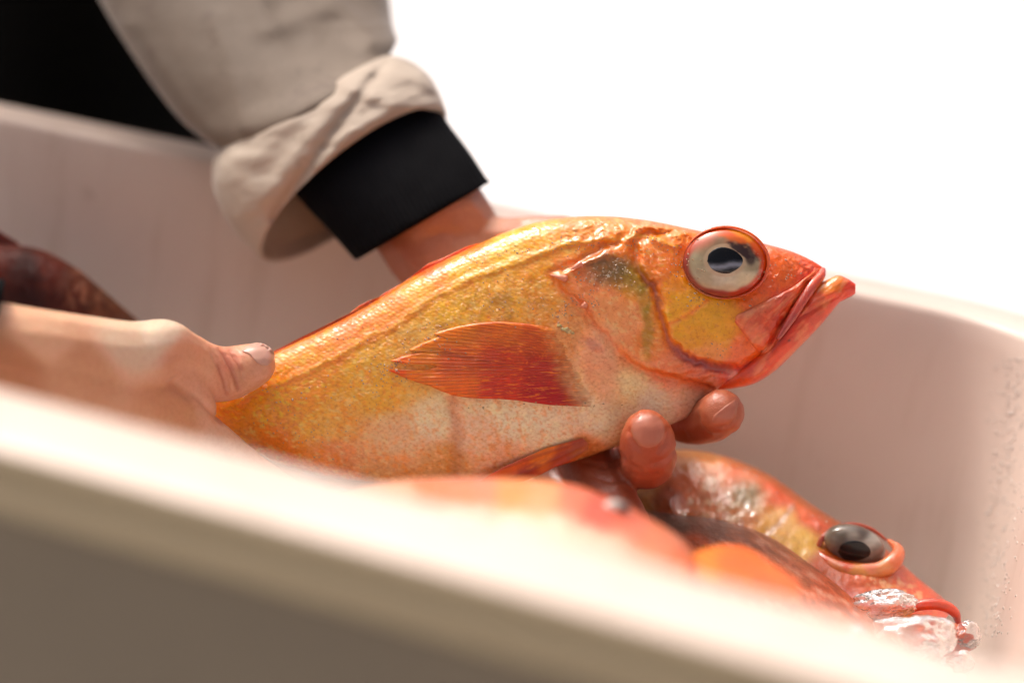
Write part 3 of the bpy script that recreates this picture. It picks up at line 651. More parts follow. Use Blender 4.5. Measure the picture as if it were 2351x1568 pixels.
# crumbs of roe by the fin root and water beads
def pebble(name, u, v, d, r, mt, parent, sq=.6, seed=0, col=None, sub=2):
    bm = bmesh.new(); bmesh.ops.create_icosphere(bm, subdivisions=sub, radius=1); q = random.Random(seed)
    ph = [q.uniform(0, 6) for _ in range(3)]; c = P(u, v, d)
    for x in bm.verts:
        n_ = 1+.22*math.sin(3*x.co.x+ph[0])*math.sin(3.3*x.co.y+ph[1])+.1*math.sin(7*x.co.z+ph[2]+4*x.co.x)
        x.co = c + (R_*x.co.x + U_*x.co.y*.75 + F_*x.co.z*sq)*r*n_
    me = bpy.data.meshes.new(name); bm.to_mesh(me); bm.free(); me.materials.append(mt)
    for p_ in me.polygons: p_.use_smooth = True
    o = bpy.data.objects.new(name, me); C.objects.link(o); o.parent = parent; return o
M_crumb, nt, b = mat('roe_crumb'); b.inputs['Base Color'].default_value = (.56, .44, .20, 1); b.inputs['Roughness'].default_value = .35; b.inputs['Subsurface Weight'].default_value = .3; b.inputs['Subsurface Scale'].default_value = .002
cr = thing('roe_crumb', 'small yellow crumb of slime stuck just above the root of the pectoral fin', 'crumb')
for i, (x, y, r) in enumerate([(1284, 748, .0011), (1300, 757, .0013), (1306, 762, .0012), (1292, 756, .0009), (1315, 765, .0008)]):
    dd = float(SBJ.depth(np.array([x*1.]), np.array([y*1.]))[0]); pebble('crumb', x, y, dd-.0004, r, M_crumb, cr, seed=i, sub=2)
# tiny wet beads that catch the light: one part of uncountable beads
bm = bmesh.new(); q = random.Random(8); us, vs, rs = [], [], []
cl = [(985, 790, 70, 26, 30), (900, 852, 40, 34, 46), (1000, 760, 40, 14, 18), (1390, 640, 80, 50, 60), (1340, 690, 40, 30, 24), (1290, 720, 30, 30, 18), (1170, 700, 90, 60, 26), (1610, 690, 90, 14, 24), (1600, 640, 20, 40, 14), (1740, 640, 20, 40, 18), (700, 1000, 130, 80, 34), (620, 900, 60, 60, 18),
      (1120, 590, 120, 50, 40), (1300, 560, 140, 30, 40), (1480, 560, 60, 30, 30), (1560, 600, 40, 60, 30), (1800, 620, 50, 30, 24), (850, 900, 100, 60, 26), (1120, 930, 90, 12, 12), (1330, 930, 90, 8, 10), (800, 780, 120, 60, 20), (1640, 800, 60, 40, 12)]
for (x, y, sx, sy, n_) in cl:
    for _ in range(int(n_*1.3)): us.append(q.gauss(x, sx*.55)); vs.append(q.gauss(y, sy*.55)); rs.append(q.uniform(.00018, .00046)*(1.6 if q.random() < .12 else 1))
sf_ = Surf(body, jaw, maxilla, eye, pec); dd = sf_.depth(np.array(us), np.array(vs))
for x, y, r, d, ms in zip(us, vs, rs, dd, sf_.miss):
    if ms: continue
    mt_ = Matrix.Translation(P(x, y, d-r*.1))@Matrix.Diagonal((r*q.uniform(.6, 1.3), r*.55, r*q.uniform(.5, 1.1), 1))
    bmesh.ops.create_icosphere(bm, subdivisions=1, radius=1, matrix=mt_)
me = bpy.data.meshes.new('water_beads'); bm.to_mesh(me); bm.free(); me.materials.append(M_drop)
for p_ in me.polygons: p_.use_smooth = True
o = bpy.data.objects.new('water_beads', me); C.objects.link(o); o.parent = held; o['kind'] = 'stuff'
#@@HANDS@@
# ---------------------------------------------------------------- skin and cloth
M_skin, nt, b = mat('skin'); g = geo(nt)
at = N(nt, 'ShaderNodeVertexColor'); at.layer_name = 'Col'
n1 = noise(nt, 70, 5, .6, g); n2 = noise(nt, 700, 3, .6, g)
c = mix(nt, at.outputs[0], (.93, .80, .74), ramp(nt, n1.outputs[0], [(.42, gray(0)), (.65, gray(.35))]).outputs[0], 'MULTIPLY')
c = mix(nt, c, (.9, .8, .74), ramp(nt, n2.outputs[0], [(.45, gray(0)), (.65, gray(.6))]).outputs[0], 'MULTIPLY')
nt.links.new(c, b.inputs['Base Color']); b.inputs['Roughness'].default_value = .42; b.inputs['Subsurface Weight'].default_value = .3
b.inputs['Subsurface Radius'].default_value = (1, .32, .16); b.inputs['Subsurface Scale'].default_value = .005
b.inputs['Coat Weight'].default_value = .25; b.inputs['Coat Roughness'].default_value = .25
vo = N(nt, 'ShaderNodeTexVoronoi'); vo.inputs['Scale'].default_value = 900; vo.feature = 'DISTANCE_TO_EDGE'; nt.links.new(g, vo.inputs['Vector'])
a_ = bump(nt, b, ramp(nt, vo.outputs[0], [(0, gray(0)), (.12, gray(1))]).outputs[0], .30, .0003); bump(nt, b, noise(nt, 220, 4, .6, g).outputs[0], .3, .0008, a_)
M_nail, nt, b = mat('fingernail'); b.inputs['Base Color'].default_value = (.70, .40, .30, 1); b.inputs['Roughness'].default_value = .35
b.inputs['Coat Weight'].default_value = .3; b.inputs['Coat Roughness'].default_value = .15; b.inputs['Subsurface Weight'].default_value = .2; b.inputs['Subsurface Scale'].default_value = .003
M_nail2, nt, b = mat('wet_fingernail'); b.inputs['Base Color'].default_value = (.48, .165, .10, 1); b.inputs['Roughness'].default_value = .38; b.inputs['Specular IOR Level'].default_value = .4
b.inputs['Coat Weight'].default_value = .2; b.inputs['Coat Roughness'].default_value = .2; b.inputs['Subsurface Weight'].default_value = .2; b.inputs['Subsurface Scale'].default_value = .003
def cloth(name, c1, c2, stain=None, rough=.85, weave=2400, wk=.25, sheen=0.0):
    m, nt, b = mat(name); g = geo(nt); n1 = noise(nt, 14, 5, .6, g)
    c = mix(nt, c1, c2, ramp(nt, n1.outputs[0], [(.35, gray(0)), (.65, gray(1))]).outputs[0])
    if stain:
        n2 = noise(nt, 46, 5, .7, g); c = mix(nt, c, stain, ramp(nt, n2.outputs[0], [(.56, gray(0)), (.74, gray(.7))]).outputs[0])
    nt.links.new(c, b.inputs['Base Color']); b.inputs['Roughness'].default_value = rough; b.inputs['Sheen Weight'].default_value = sheen; b.inputs['Sheen Roughness'].default_value = .3; b.inputs['Specular IOR Level'].default_value = .1 if sheen == 0 else .5
    wv = noise(nt, weave, 2, .5, g); a = bump(nt, b, wv.outputs[0], wk, .0005); n3 = noise(nt, 30, 4, .6, g); bump(nt, b, n3.outputs[0], .3, .004, a); return m
M_sleeve = cloth('work_sleeve_cloth', (.225, .175, .13), (.18, .137, .10), (.11, .068, .05), .7, sheen=.5)
M_roll = cloth('rolled_cuff_cloth', (.54, .45, .355), (.46, .375, .295), (.22, .15, .10), .7, sheen=.4)
M_cuff = cloth('black_knit', (.0016, .0017, .0025), (.003, .0033, .005), None, .8, 900, .5)
M_apron = cloth('black_apron_cloth', (.0012, .0010, .0007), (.002, .0015, .001), None, .9)

person = thing('person', 'person in a taupe work sleeve with black knit cuffs, holding the redfish in both hands', 'person')
def blob_body(name, chains, voxel, mt, parent, smooth=8, extra=None):
    bm = bmesh.new()
    for ch in chains:
        ch = np.array(ch, float); q = crom(ch, max(2, int((len(ch)-1)*9)))
        for (u, v, d, r) in q:
            bmesh.ops.create_icosphere(bm, subdivisions=2, radius=r*d/FP, matrix=Matrix.Translation(P(u, v, d)))
    me = bpy.data.meshes.new(name); bm.to_mesh(me); bm.free()
    o = bpy.data.objects.new(name, me); C.objects.link(o)
    md = o.modifiers.new('r', 'REMESH'); md.mode = 'VOXEL'; md.voxel_size = voxel
    md = o.modifiers.new('s', 'SMOOTH'); md.iterations = smooth; md.factor = .5
    dg = bpy.context.evaluated_depsgraph_get(); me2 = bpy.data.meshes.new_from_object(o.evaluated_get(dg))
    bpy.data.objects.remove(o); bpy.data.meshes.remove(me)
    return me2
def arr(me):
    a = np.empty(len(me.vertices)*3); me.vertices.foreach_get('co', a); nn = np.empty(len(me.vertices)*3); me.vertices.foreach_get('normal', nn)
    return a.reshape(-1, 3), nn.reshape(-1, 3)
# hand at the left, thumb on the tail; the hand under the belly comes down from the big sleeve
left_ch = [[(-420, 800, .84, 100), (-200, 790, .85, 98), (-60, 782, .86, 99), (60, 795, .868, 94), (190, 818, .885, 98), (300, 822, .90, 88), (372, 806, .912, 74), (420, 826, .925, 70), (470, 853, .937, 70), (520, 858, .944, 65), (556, 848, .946, 59), (584, 837, .946, 51)],
    [(-60, 800, .86, 100), (60, 830, .87, 100), (200, 880, .89, 100), (320, 930, .91, 88), (400, 965, .925, 72), (480, 1024, .935, 66), (560, 1086, .94, 60), (650, 1142, .945, 52), (740, 1190, .95, 44)],
    [(40, 860, .88, 90), (200, 930, .92, 86), (330, 970, .945, 72), (450, 1055, .965, 62), (540, 1120, .98, 54), (620, 1135, 1.0, 48)],
    [(40, 870, .90, 84), (200, 960, .945, 76), (330, 1020, .97, 62), (430, 1090, .99, 56), (520, 1140, 1.005, 48)],
    [(40, 890, .92, 70), (190, 990, .965, 64), (300, 1050, .99, 52), (390, 1110, 1.005, 46), (460, 1150, 1.015, 40)],
    [(380, 812, .915, 68), (420, 880, .925, 56), (440, 940, .928, 60)]]
mL = blob_body('left', left_ch, .00075, None, person, smooth=22)
V, Nn = arr(mL); u, v, d = UV(V); h = np.zeros(len(V)); k = .94/FP
vis = (Nn@cF) < .25
for ln, dep, wd in [([(505, 799), (518, 820), (530, 842), (540, 864), (547, 893)], 7, 4.5), ([(490, 812), (503, 840), (514, 867), (521, 905)], 4.5, 4.5), ([(528, 802), (540, 822), (553, 846), (560, 872)], 4.5, 3.6),
                    ([(482, 800), (494, 818), (499, 832)], 2.5, 4), ([(500, 858), (505, 880), (508, 912)], 3.0, 4), ([(528, 872), (533, 896), (534, 915)], 3.2, 4), ([(515, 797), (532, 812), (548, 826)], 2.6, 3), ([(518, 812), (536, 818)], 2, 3),
                    ([(445, 904), (462, 920), (482, 940), (512, 972)], 9, 7), ([(542, 802), (556, 824), (566, 840)], 2.2, 3)]:
    dd, t, _ = seg_dist(u, v, ln); h -= dep*np.exp(-(dd/wd)**2)*np.sin(np.pi*np.clip(t, .04, .96))**.5
h += 5*blob(u, v, 385, 770, 40, 34)+1.2*(fbm(u/16, v/16, 81, 3)-.5)
h -= 10*blob(u, v, 440, 830, 46, 50, 0, 1.8)*0.5
V = V + Nn*(h*vis*k)[:, None]
mL.vertices.foreach_set('co', V.ravel()); mL.update()
c = shepard(u, v, [(100, 760, 226, 168, 136), (300, 780, 234, 184, 158), (200, 860, 206, 140, 104), (360, 760, 238, 192, 170), (430, 830, 216, 152, 124), (480, 830, 226, 160, 130), (520, 830, 222, 146, 120), (560, 860, 214, 148, 116), (610, 850, 216, 150, 122), (380, 940, 214, 146, 110), (540, 1050, 230, 172, 146), (30, 850, 188, 116, 76)], soft=20)
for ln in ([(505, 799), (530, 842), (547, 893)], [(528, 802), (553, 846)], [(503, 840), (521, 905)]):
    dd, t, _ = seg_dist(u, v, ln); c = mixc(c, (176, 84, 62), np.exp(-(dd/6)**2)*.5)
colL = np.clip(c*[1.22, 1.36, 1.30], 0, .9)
right_ch = [[(700, -40, 1.12, 96), (790, 200, 1.085, 100), (880, 380, 1.058, 106), (960, 500, 1.04, 122), (1040, 610, 1.03, 126), (1130, 720, 1.026, 118), (1220, 830, 1.026, 100), (1300, 900, 1.022, 84)],
    [(1010, 500, 1.03, 120), (1090, 560, 1.03, 84), (1150, 562, 1.024, 66), (1220, 552, 1.015, 58), (1290, 545, 1.008, 52), (1330, 552, 1.002, 46)],
    [(1100, 690, 1.03, 96), (1300, 780, 1.025, 80), (1420, 850, 1.018, 66), (1520, 930, 1.008, 58), (1580, 968, .985, 54), (1632, 962, .96, 56), (1654, 949, .945, 56), (1655, 946, .94, 54)],
    [(1120, 760, 1.03, 90), (1280, 850, 1.025, 78), (1380, 940, 1.015, 66), (1450, 1040, .995, 60), (1484, 1062, .962, 64), (1488, 1040, .943, 69), (1487, 1016, .938, 66), (1486, 1002, .936, 62), (1485, 994, .935, 57)],
    [(1100, 800, 1.03, 84), (1230, 900, 1.022, 74), (1310, 990, 1.005, 68), (1355, 1070, .978, 68), (1405, 1150, .958, 62), (1450, 1230, .95, 54), (1440, 1270, .94, 48)],
    [(1080, 820, 1.03, 74), (1180, 930, 1.02, 62), (1250, 1040, 1.005, 54), (1290, 1130, .99, 50), (1310, 1200, .97, 46), (1300, 1215, .95, 42)]]
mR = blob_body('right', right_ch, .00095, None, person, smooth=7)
V, Nn = arr(mR); u, v, d = UV(V); h = np.zeros(len(V)); vis = (Nn@cF) < .3
for ln, dep, wd in [([(1500, 1066), (1532, 1052), (1555, 1030)], 4, 6), ([(1424, 1044), (1440, 1064), (1468, 1078)], 4, 6), ([(1450, 1086), (1480, 1094), (1515, 1086)], 2.5, 5), ([(1444, 990), (1450, 1012), (1468, 1032)], 4, 5), ([(1534, 985), (1530, 1012), (1512, 1036)], 5, 5), ([(1698, 925), (1694, 955), (1676, 977), (1650, 982)], 5, 4), ([(1602, 960), (1608, 985), (1630, 1002)], 2.5, 5), ([(1600, 990), (1640, 1002), (1680, 995)], 2, 5), ([(1560, 975), (1575, 1000)], 3, 5)]:
    dd, t, _ = seg_dist(u, v, ln); h -= dep*np.exp(-(dd/wd)**2)
for ln in ([(1335, 1060), (1390, 1072), (1420, 1066)], [(1345, 1090), (1400, 1105), (1440, 1100)]):
    dd, t, _ = seg_dist(u, v, ln); h -= 3*np.exp(-(dd/5)**2)
h += 3.0*(fbm(u/30, v/30, 83, 4)-.5)+1.2*(fbm(u/7, v/7, 84, 2)-.5)
V = V + Nn*(h*vis*k)[:, None]; mR.vertices.foreach_set('co', V.ravel()); mR.update()
c = shepard(u, v, [(1000, 520, 196, 128, 96), (1100, 480, 216, 150, 116), (900, 610, 176, 106, 76), (1200, 520, 206, 140, 112), (1487, 970, 214, 122, 84), (1487, 1040, 190, 98, 70), (1650, 950, 204, 126, 94), (1650, 1000, 190, 108, 80), (1380, 1110, 160, 92, 70)], soft=20)
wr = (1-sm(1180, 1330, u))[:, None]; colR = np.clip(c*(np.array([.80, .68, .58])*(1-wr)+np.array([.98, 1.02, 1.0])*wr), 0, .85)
# one body mesh: both arms are joined through shoulders and chest inside the clothes
bm = bmesh.new(); lay = None
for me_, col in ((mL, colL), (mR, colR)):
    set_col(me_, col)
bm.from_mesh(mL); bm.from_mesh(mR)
lay = bm.verts.layers.float_color['Col']
def body_link(pts, rad):
    p = crom(np.c_[np.array([tuple(x) for x in pts]), rad], 40); ring0 = None
    T = np.gradient(p[:, :3], axis=0)
    for i in range(len(p)):
        t = Vector(T[i]).normalized(); a = t.cross(Vector((.3, .2, .93))).normalized(); b2 = t.cross(a); r = p[i, 3]
        ring = [bm.verts.new(Vector(p[i, :3])+a*(r*math.cos(x))+b2*(r*math.sin(x))) for x in np.linspace(0, 2*math.pi, 16, endpoint=False)]
        for x in ring: x[lay] = (.6, .35, .25, 1)
        if ring0:
            for j in range(16): bm.faces.new((ring0[j], ring0[(j+1) % 16], ring[(j+1) % 16], ring[j]))
        else: bm.faces.new(ring[::-1])
        ring0 = ring
    bm.faces.new(ring0)
TX = P(60, 100, 1.46)                                      # middle of the torso
elA = P(220, -1200, 1.38); sh1 = Vector((TX.x+.17, TX.y-.02, 1.36)); sh2 = Vector((TX.x-.17, TX.y-.02, 1.36))
el1 = P(455, -355, 1.19); w2 = P(-300, 795, .845); el2 = Vector((w2.x-.20, w2.y+.22, RIM+.20))
body_link([P(720, 0, 1.105), el1, elA, sh1, Vector((TX.x, TX.y, 1.38)), sh2, el2, P(-420, 800, .84), w2], [.013, .028, .03, .045, .07, .045, .03, .016, .013])
me = bpy.data.meshes.new('body'); bm.to_mesh(me); bm.free(); me.materials.append(M_skin)
for p_ in me.polygons: p_.use_smooth = True
pbody = bpy.data.objects.new('body', me); C.objects.link(pbody); pbody.parent = person
SH = Surf(pbody)
NT = [(553, 806), (562, 795), (575, 789), (590, 786), (606, 789), (620, 797), (629, 808), (631, 820), (626, 832), (615, 840), (601, 840), (590, 834), (582, 826), (574, 816), (564, 809)]
plate('thumbnail', NT, SH, 3.6, M_nail, person, step=3, rings=10, edge=.3, thick=3.0)
NI = [(1632, 967), (1637, 954), (1650, 943), (1668, 929), (1688, 915), (1692, 930), (1690, 946), (1684, 961), (1672, 971), (1655, 976), (1641, 975)]
plate('fingernail', NI, SH, 2.2, M_nail2, person, step=3, rings=8, edge=.25, thick=2.5)
NM = [(1446, 985), (1452, 962), (1470, 948), (1490, 943), (1510, 950), (1526, 968), (1530, 988), (1524, 1010), (1508, 1027), (1488, 1032), (1466, 1026), (1452, 1008)]
plate('fingernail', NM, SH, 1.2, M_nail2, person, step=3, rings=8, edge=.25, thick=2.5)
# sleeve over the arm, turned-up cuff, black knit cuff
def sl_h(u, v):
    h = 26*(fbm(u/150+2, v/210, 91, 3)-.5)
    for ln, a, w_ in (([(560, -100), (620, 60), (760, 20), (880, 60)], 16, 30), ([(700, -60), (780, 20), (850, 90)], 22, 26), ([(300, 60), (420, 240), (480, 320)], 14, 26), ([(620, 0), (700, 120), (800, 130)], -12, 30), ([(500, 40), (540, 200), (560, 290)], 9, 24)):
        h += a*np.exp(-(seg_dist(u, v, ln)[0]/w_)**2)
    return h
ring_body('sleeve', [(sh1_[0], sh1_[1], sh1_[2], sh1_[3], sh1_[4], sh1_[5]) for sh1_ in [(-260, -1150, 700, -1250, 330, 1.38), (-150, -800, 790, -860, 300, 1.30), (60, -330, 840, -380, 270, 1.19), (222, -10, 893, -10, 215, 1.12), (290, 105, 903, 60, 200, 1.10),
     (362, 212, 912, 92, 190, 1.085), (430, 292, 900, 120, 185, 1.075), (520, 352, 880, 150, 200, 1.065), (600, 360, 860, 200, 150, 1.06)]], M_sleeve, person, n=140, m=120, power=1.0, hf=sl_h)
def cf_h(u, v):
    h = 16*(fbm(u/90, v/40, 93, 3)-.5)*2
    for ln, a, w_ in (([(630, 500), (690, 410), (760, 310), (850, 190), (890, 140)], -16, 12), ([(600, 470), (660, 380), (740, 280), (830, 190)], 9, 18), ([(650, 540), (720, 400), (800, 310), (900, 250)], 12, 16), ([(800, 200), (880, 230), (980, 250)], 12, 16), ([(830, 160), (930, 170), (1000, 200)], 9, 14), ([(520, 400), (560, 500)], 8, 20)):
        h += a*np.exp(-(seg_dist(u, v, ln)[0]/w_)**2)
    return h
cst = [(505, 344, 872, 132, 205, 1.07), (490, 368, 905, 130, 222, 1.066), (486, 405, 950, 148, 232, 1.062), (496, 455, 990, 182, 236, 1.056), (532, 520, 1012, 222, 226, 1.05), (572, 562, 1022, 250, 206, 1.046), (594, 580, 1024, 262, 190, 1.045), (604, 574, 1018, 268, 184, 1.045), (612, 530, 1004, 272, 212, 1.047), (640, 470, 985, 262, 195, 1.052), (660, 410, 960, 240, 180, 1.057)]
csh = [(0, -6), (-4, -22), (-8, -45), (-12, -62), (-16, -74), (-18, -80), (-18, -82), (-18, -80), (-18, -76), (-14, -60), (-10, -45)]
cst = [x[:4]+(x[4]*.72, x[5]) for x in cst]
ring_body('rolled_cuff', cst, M_roll, person, n=120, m=140, power=1.0, hf=cf_h, shift=csh)
kst = [(640, 330, 950, 180, 130, 1.06), (665, 425, 1000, 235, 142, 1.05), (700, 472, 1030, 285, 144, 1.043), (755, 530, 1075, 345, 142, 1.036), (805, 586, 1114, 405, 140, 1.03), (816, 596, 1124, 416, 138, 1.03), (824, 592, 1118, 420, 132, 1.03), (830, 560, 1100, 400, 122, 1.03)]
ring_body('knit_cuff', kst, M_cuff, person, n=70, m=360, power=1.0, hf=lambda u, v: 2.2*np.cos((u*.872-v*.49)/12*2*np.pi)+5*(fbm(u/60, v/60, 96, 2)-.5), shift=[(0, 0)]*len(kst))
kst2 = [(-260, 668, -270, 925, 128, .846), (-200, 656, -215, 928, 132, .85), (-90, 645, -120, 918, 134, .856), (0, 640, -62, 910, 134, .862), (12, 650, -50, 906, 128, .864), (4, 662, -52, 898, 118, .864), (-40, 680, -80, 880, 108, .862)]
ring_body('knit_cuff', kst2, M_cuff, person, n=50, m=70, power=1.0)
SV = tube('sleeve', [P(-215, 792, .848), P(-300, 793, .845), P(-420, 800, .84), w2+(el2-w2)*.55+Vector((0, 0, -.01)), el2, el2+(sh2-el2)*.5, sh2], [.0215, .027, .031, .045, .055, .06, .065], M_sleeve, person, m=40, n=60)
tube('sleeve', [P(220, -1200, 1.38), (P(220, -1200, 1.38)+sh1)*.5, sh1], [.066, .07, .07], M_sleeve, person, m=40, n=20)
def loft_world(name, st, mt, parent, m=48):
    vs, f = [], []
    st = crom(st, 50)
    for (x, y, z, hx, hy) in st:
        for t in np.linspace(0, 2*math.pi, m, endpoint=False):
            c_, s_ = math.cos(t), math.sin(t); vs.append((x+hx*np.sign(c_)*abs(c_)**.8, y+hy*np.sign(s_)*abs(s_)**.8+.006*math.sin(5*t+z*6), z))
    n = len(st); f = grid_faces(n, m, wrap=True).tolist(); f.append(tuple(range(m))[::-1]); f.append(tuple((n-1)*m+j for j in range(m)))
    o = mesh_obj(name, vs, f, mt, parent); fix_normals(o); return o
ex = P(600, 60, 1.42).x - TX.x
loft_world('apron', [(TX.x, TX.y, .42, ex*1.05, .13), (TX.x, TX.y, .7, ex*1.02, .12), (TX.x, TX.y, .95, ex, .115), (TX.x, TX.y, 1.2, ex*1.05, .12), (TX.x, TX.y, 1.34, ex*1.1, .11), (TX.x, TX.y, 1.42, ex*.8, .09), (TX.x, TX.y, 1.46, ex*.4, .06)], M_apron, person)
for s in (-1, 1):
    loft_world('trouser_leg', [(TX.x+s*.085, TX.y, .06, .06, .07), (TX.x+s*.085, TX.y, .3, .07, .075), (TX.x+s*.085, TX.y, .55, .08, .09)], M_apron, person, m=24)
    loft_world('boot', [(TX.x+s*.09, TX.y-.05, .002, .05, .13), (TX.x+s*.09, TX.y-.05, .04, .05, .13), (TX.x+s*.09, TX.y-.01, .09, .05, .08), (TX.x+s*.09, TX.y, .2, .055, .065)], M_apron, person, m=24)

# ---------------------------------------------------------------- the other fish
# fish lying at the back right, nose on the ice
f2 = thing('redfish', 'red and gold fish lying at the right end of the tub, nose among the ice', 'fish', group='redfish lying in the tub')
def f2_col(u, v, fr):
    c = shepard(u, v, [(1500, 1060, 206, 120, 54), (1600, 1050, 214, 120, 50), (1700, 1080, 214, 96, 50), (1800, 1130, 206, 80, 44), (1880, 1190, 196, 74, 40), (1560, 1120, 216, 110, 76), (1640, 1150, 222, 140, 116), (1700, 1170, 206, 130, 100), (1800, 1200, 216, 150, 92), (1840, 1240, 220, 160, 84), (1860, 1180, 210, 90, 56),
        (1780, 1240, 214, 150, 80), (1540, 1200, 196, 96, 50), (1620, 1220, 226, 140, 110), (1680, 1250, 214, 120, 90), (1900, 1300, 190, 80, 40), (1980, 1340, 206, 86, 46), (2050, 1360, 206, 96, 56), (2110, 1360, 210, 70, 24), (2160, 1390, 206, 64, 20), (1960, 1380, 196, 66, 36), (2080, 1330, 200, 70, 30), (1480, 1140, 216, 150, 100), (1440, 1100, 214, 156, 110), (2000, 1230, 150, 60, 30)], soft=14)
    c = c*(.8+.4*fbm(u/26, v/26, 101, 3))[..., None]
    c = mixc(c, (240, 196, 180), .75*sm(.52, .72, fbm(u/22, v/18, 102, 3))*blob(u, v, 1640, 1170, 120, 90, .3, 1.4))
    c = mixc(c, (112, 100, 78), .85*blob(u, v, 1712, 1135, 40, 34, .3, 1.3)*(.6+.6*fbm(u/9, v/9, 103)))
    c = mixc(c, (126, 60, 40), .7*np.exp(-(seg_dist(u, v, [(1822, 1160), (1790, 1200), (1752, 1236), (1740, 1260)])[0]/6)**2))
    c = mixc(c, (150, 60, 36), .7*blob(u, v, 1530, 1150, 30, 40, .3))
    c = mixc(c, (236, 186, 160), .6*sm(.5, .7, fbm(u/12, v/8, 104, 3))*blob(u, v, 2060, 1350, 90, 26, .45, 1.3))
    c = mixc(c, (120, 70, 34), .55*(1-sm(4, 26, seg_dist(u, v, [(1440, 1062), (1560, 1032), (1660, 1045), (1760, 1085), (1850, 1150), (1920, 1195)])[0])))
    return boost(c*[.95, 1.15, .85], 1.08, 1.05)
def f2_h(u, v):
    h = 5*(fbm(u/20, v/20, 105, 3)-.5)*2
    h += 8*sm(-5, 8, sdist(u, v, [(1825, 1150), (1795, 1195), (1755, 1235), (1740, 1300), (1800, 1500), (2200, 1480), (2150, 1350), (1900, 1170)]))
    h += 4*sm(.5, .7, fbm(u/14, v/12, 106, 3))*blob(u, v, 1640, 1190, 150, 80, .3)
    h -= 14*blob(u, v, 1960, 1262, 80, 44, .3, .8); h -= 6*np.exp(-(seg_dist(u, v, [(1890, 1320), (1960, 1350), (2040, 1345)])[0]/9)**2)
    return h
fst = [(1330, 1110, 1290, 1260, 50, 1.03), (1400, 1080, 1345, 1300, 66, 1.02), (1470, 1052, 1405, 1340, 84, 1.012), (1560, 1032, 1485, 1395, 98, 1.004), (1660, 1046, 1565, 1445, 104, .996), (1760, 1086, 1655, 1485, 104, .988), (1850, 1148, 1755, 1515, 98, .98), (1925, 1196, 1850, 1530, 92, .973),
       (2005, 1236, 1935, 1540, 80, .966), (2062, 1286, 2000, 1535, 66, .96), (2112, 1330, 2060, 1515, 50, .955), (2160, 1368, 2105, 1480, 36, .951), (2188, 1396, 2150, 1450, 20, .949)]
b2 = ring_body('body', fst, M_fish, f2, n=240, m=180, tilt=-.05, scales=(22, 11, lambda u, v: 1-sm(1500, 1800, u)), power=.8, colf=f2_col, hf=f2_h)
S2 = Surf(b2); e2d = float(S2.depth(np.array([1890.]), np.array([1250.]))[0])
def e2c(u, v):
    c = shepard(u, v, [(1905, 1245, 176, 168, 150), (1930, 1225, 120, 104, 78), (1960, 1232, 176, 166, 150), (1945, 1262, 60, 56, 56), (2000, 1245, 214, 212, 200), (2015, 1262, 150, 140, 130), (1920, 1268, 120, 120, 118), (1980, 1222, 110, 92, 78)], soft=14)*.55*(.7+.6*fbm(u/30+v/14, v/9-u/40, 119, 3))[..., None]
    return np.clip(c*1.05, 0, .9)
eb2 = eye_ball(f2, 1962, 1250, e2d-.0015, 73, 45, 46, e2c, tilt=.32, nr=24, nt_=60, back=50)
pp2 = crom([(1922, 1266), (1932, 1248), (1956, 1240), (1982, 1244), (1999, 1260), (1996, 1277), (1966, 1287), (1937, 1284), (1922, 1266)], 30)[:-1]
pupil_disc(eb2, eb2, [tuple(x) for x in pp2], refl_band=False)
lc = lambda u, v, f: np.clip(shepard(u, v, [(1880, 1270, 206, 84, 40), (1925, 1305, 214, 120, 44), (1970, 1318, 226, 150, 60), (2030, 1310, 230, 150, 84), (2064, 1280, 226, 110, 50), (2000, 1290, 226, 130, 90), (1940, 1290, 220, 90, 50)], soft=6)*(.88+.24*fbm(u/10, v/10, 107))[..., None], 0, .9)
tube('eyelid', [P(1874, 1262, e2d-.002), P(1892, 1284, e2d-.006), P(1925, 1304, e2d-.0095), P(1970, 1314, e2d-.0105), P(2020, 1308, e2d-.010), P(2052, 1288, e2d-.008), P(2062, 1262, e2d-.003), P(2040, 1240, e2d+.002)], [.0008, .0022, .0032, .0038, .0035, .0036, .0024, .0008], M_lip, f2, m=18, n=60, colf=lc)
tube('eyelid', [P(1876, 1262, e2d-.001), P(1888, 1236, e2d-.001), P(1915, 1214, e2d+.001), P(1955, 1204, e2d+.003), P(2000, 1214, e2d+.004), P(2036, 1240, e2d+.003)], [.0010, .0012, .0012, .0010, .0008, .0005], M_lip, f2, m=14, n=50, colf=lambda u, v, f: np.broadcast_to(lin((176, 66, 26)), (len(u), 3)))
tube('upper_lip', [P(2080, 1408, .9455), P(2102, 1392, .943), P(2135, 1386, .9425), P(2168, 1390, .943), P(2192, 1406, .945), P(2200, 1428, .948)], [.0012, .0020, .0023, .0023, .0020, .0012], M_lip, f2, m=16, n=50, colf=lambda u, v, f: np.clip(np.ones((len(u), 1))*lin((216, 66, 24))*(.8+.4*fbm(u/14, v/10, 108))[..., None], 0, .9))
ring_body('lower_jaw', [(2040, 1420, 2030, 1520, 24, .944), (2090, 1410, 2080, 1520, 38, .941), (2140, 1412, 2135, 1515, 40, .94), (2185, 1426, 2180, 1505, 34, .94), (2222, 1444, 2222, 1496, 24, .941), (2242, 1458, 2242, 1486, 10, .942)], M_face, f2, n=60, m=60,
          colf=lambda u, v, f: np.clip(mixc(shepard(u, v, [(2080, 1425, 196, 110, 30), (2150, 1432, 198, 100, 26), (2200, 1442, 196, 90, 30), (2100, 1480, 200, 80, 50), (2180, 1480, 206, 84, 64), (2235, 1470, 200, 100, 80)], soft=6), (150, 40, 20), .5*sm(.5, .7, fbm(u/10, v/10, 109)))*1.0, 0, .9))
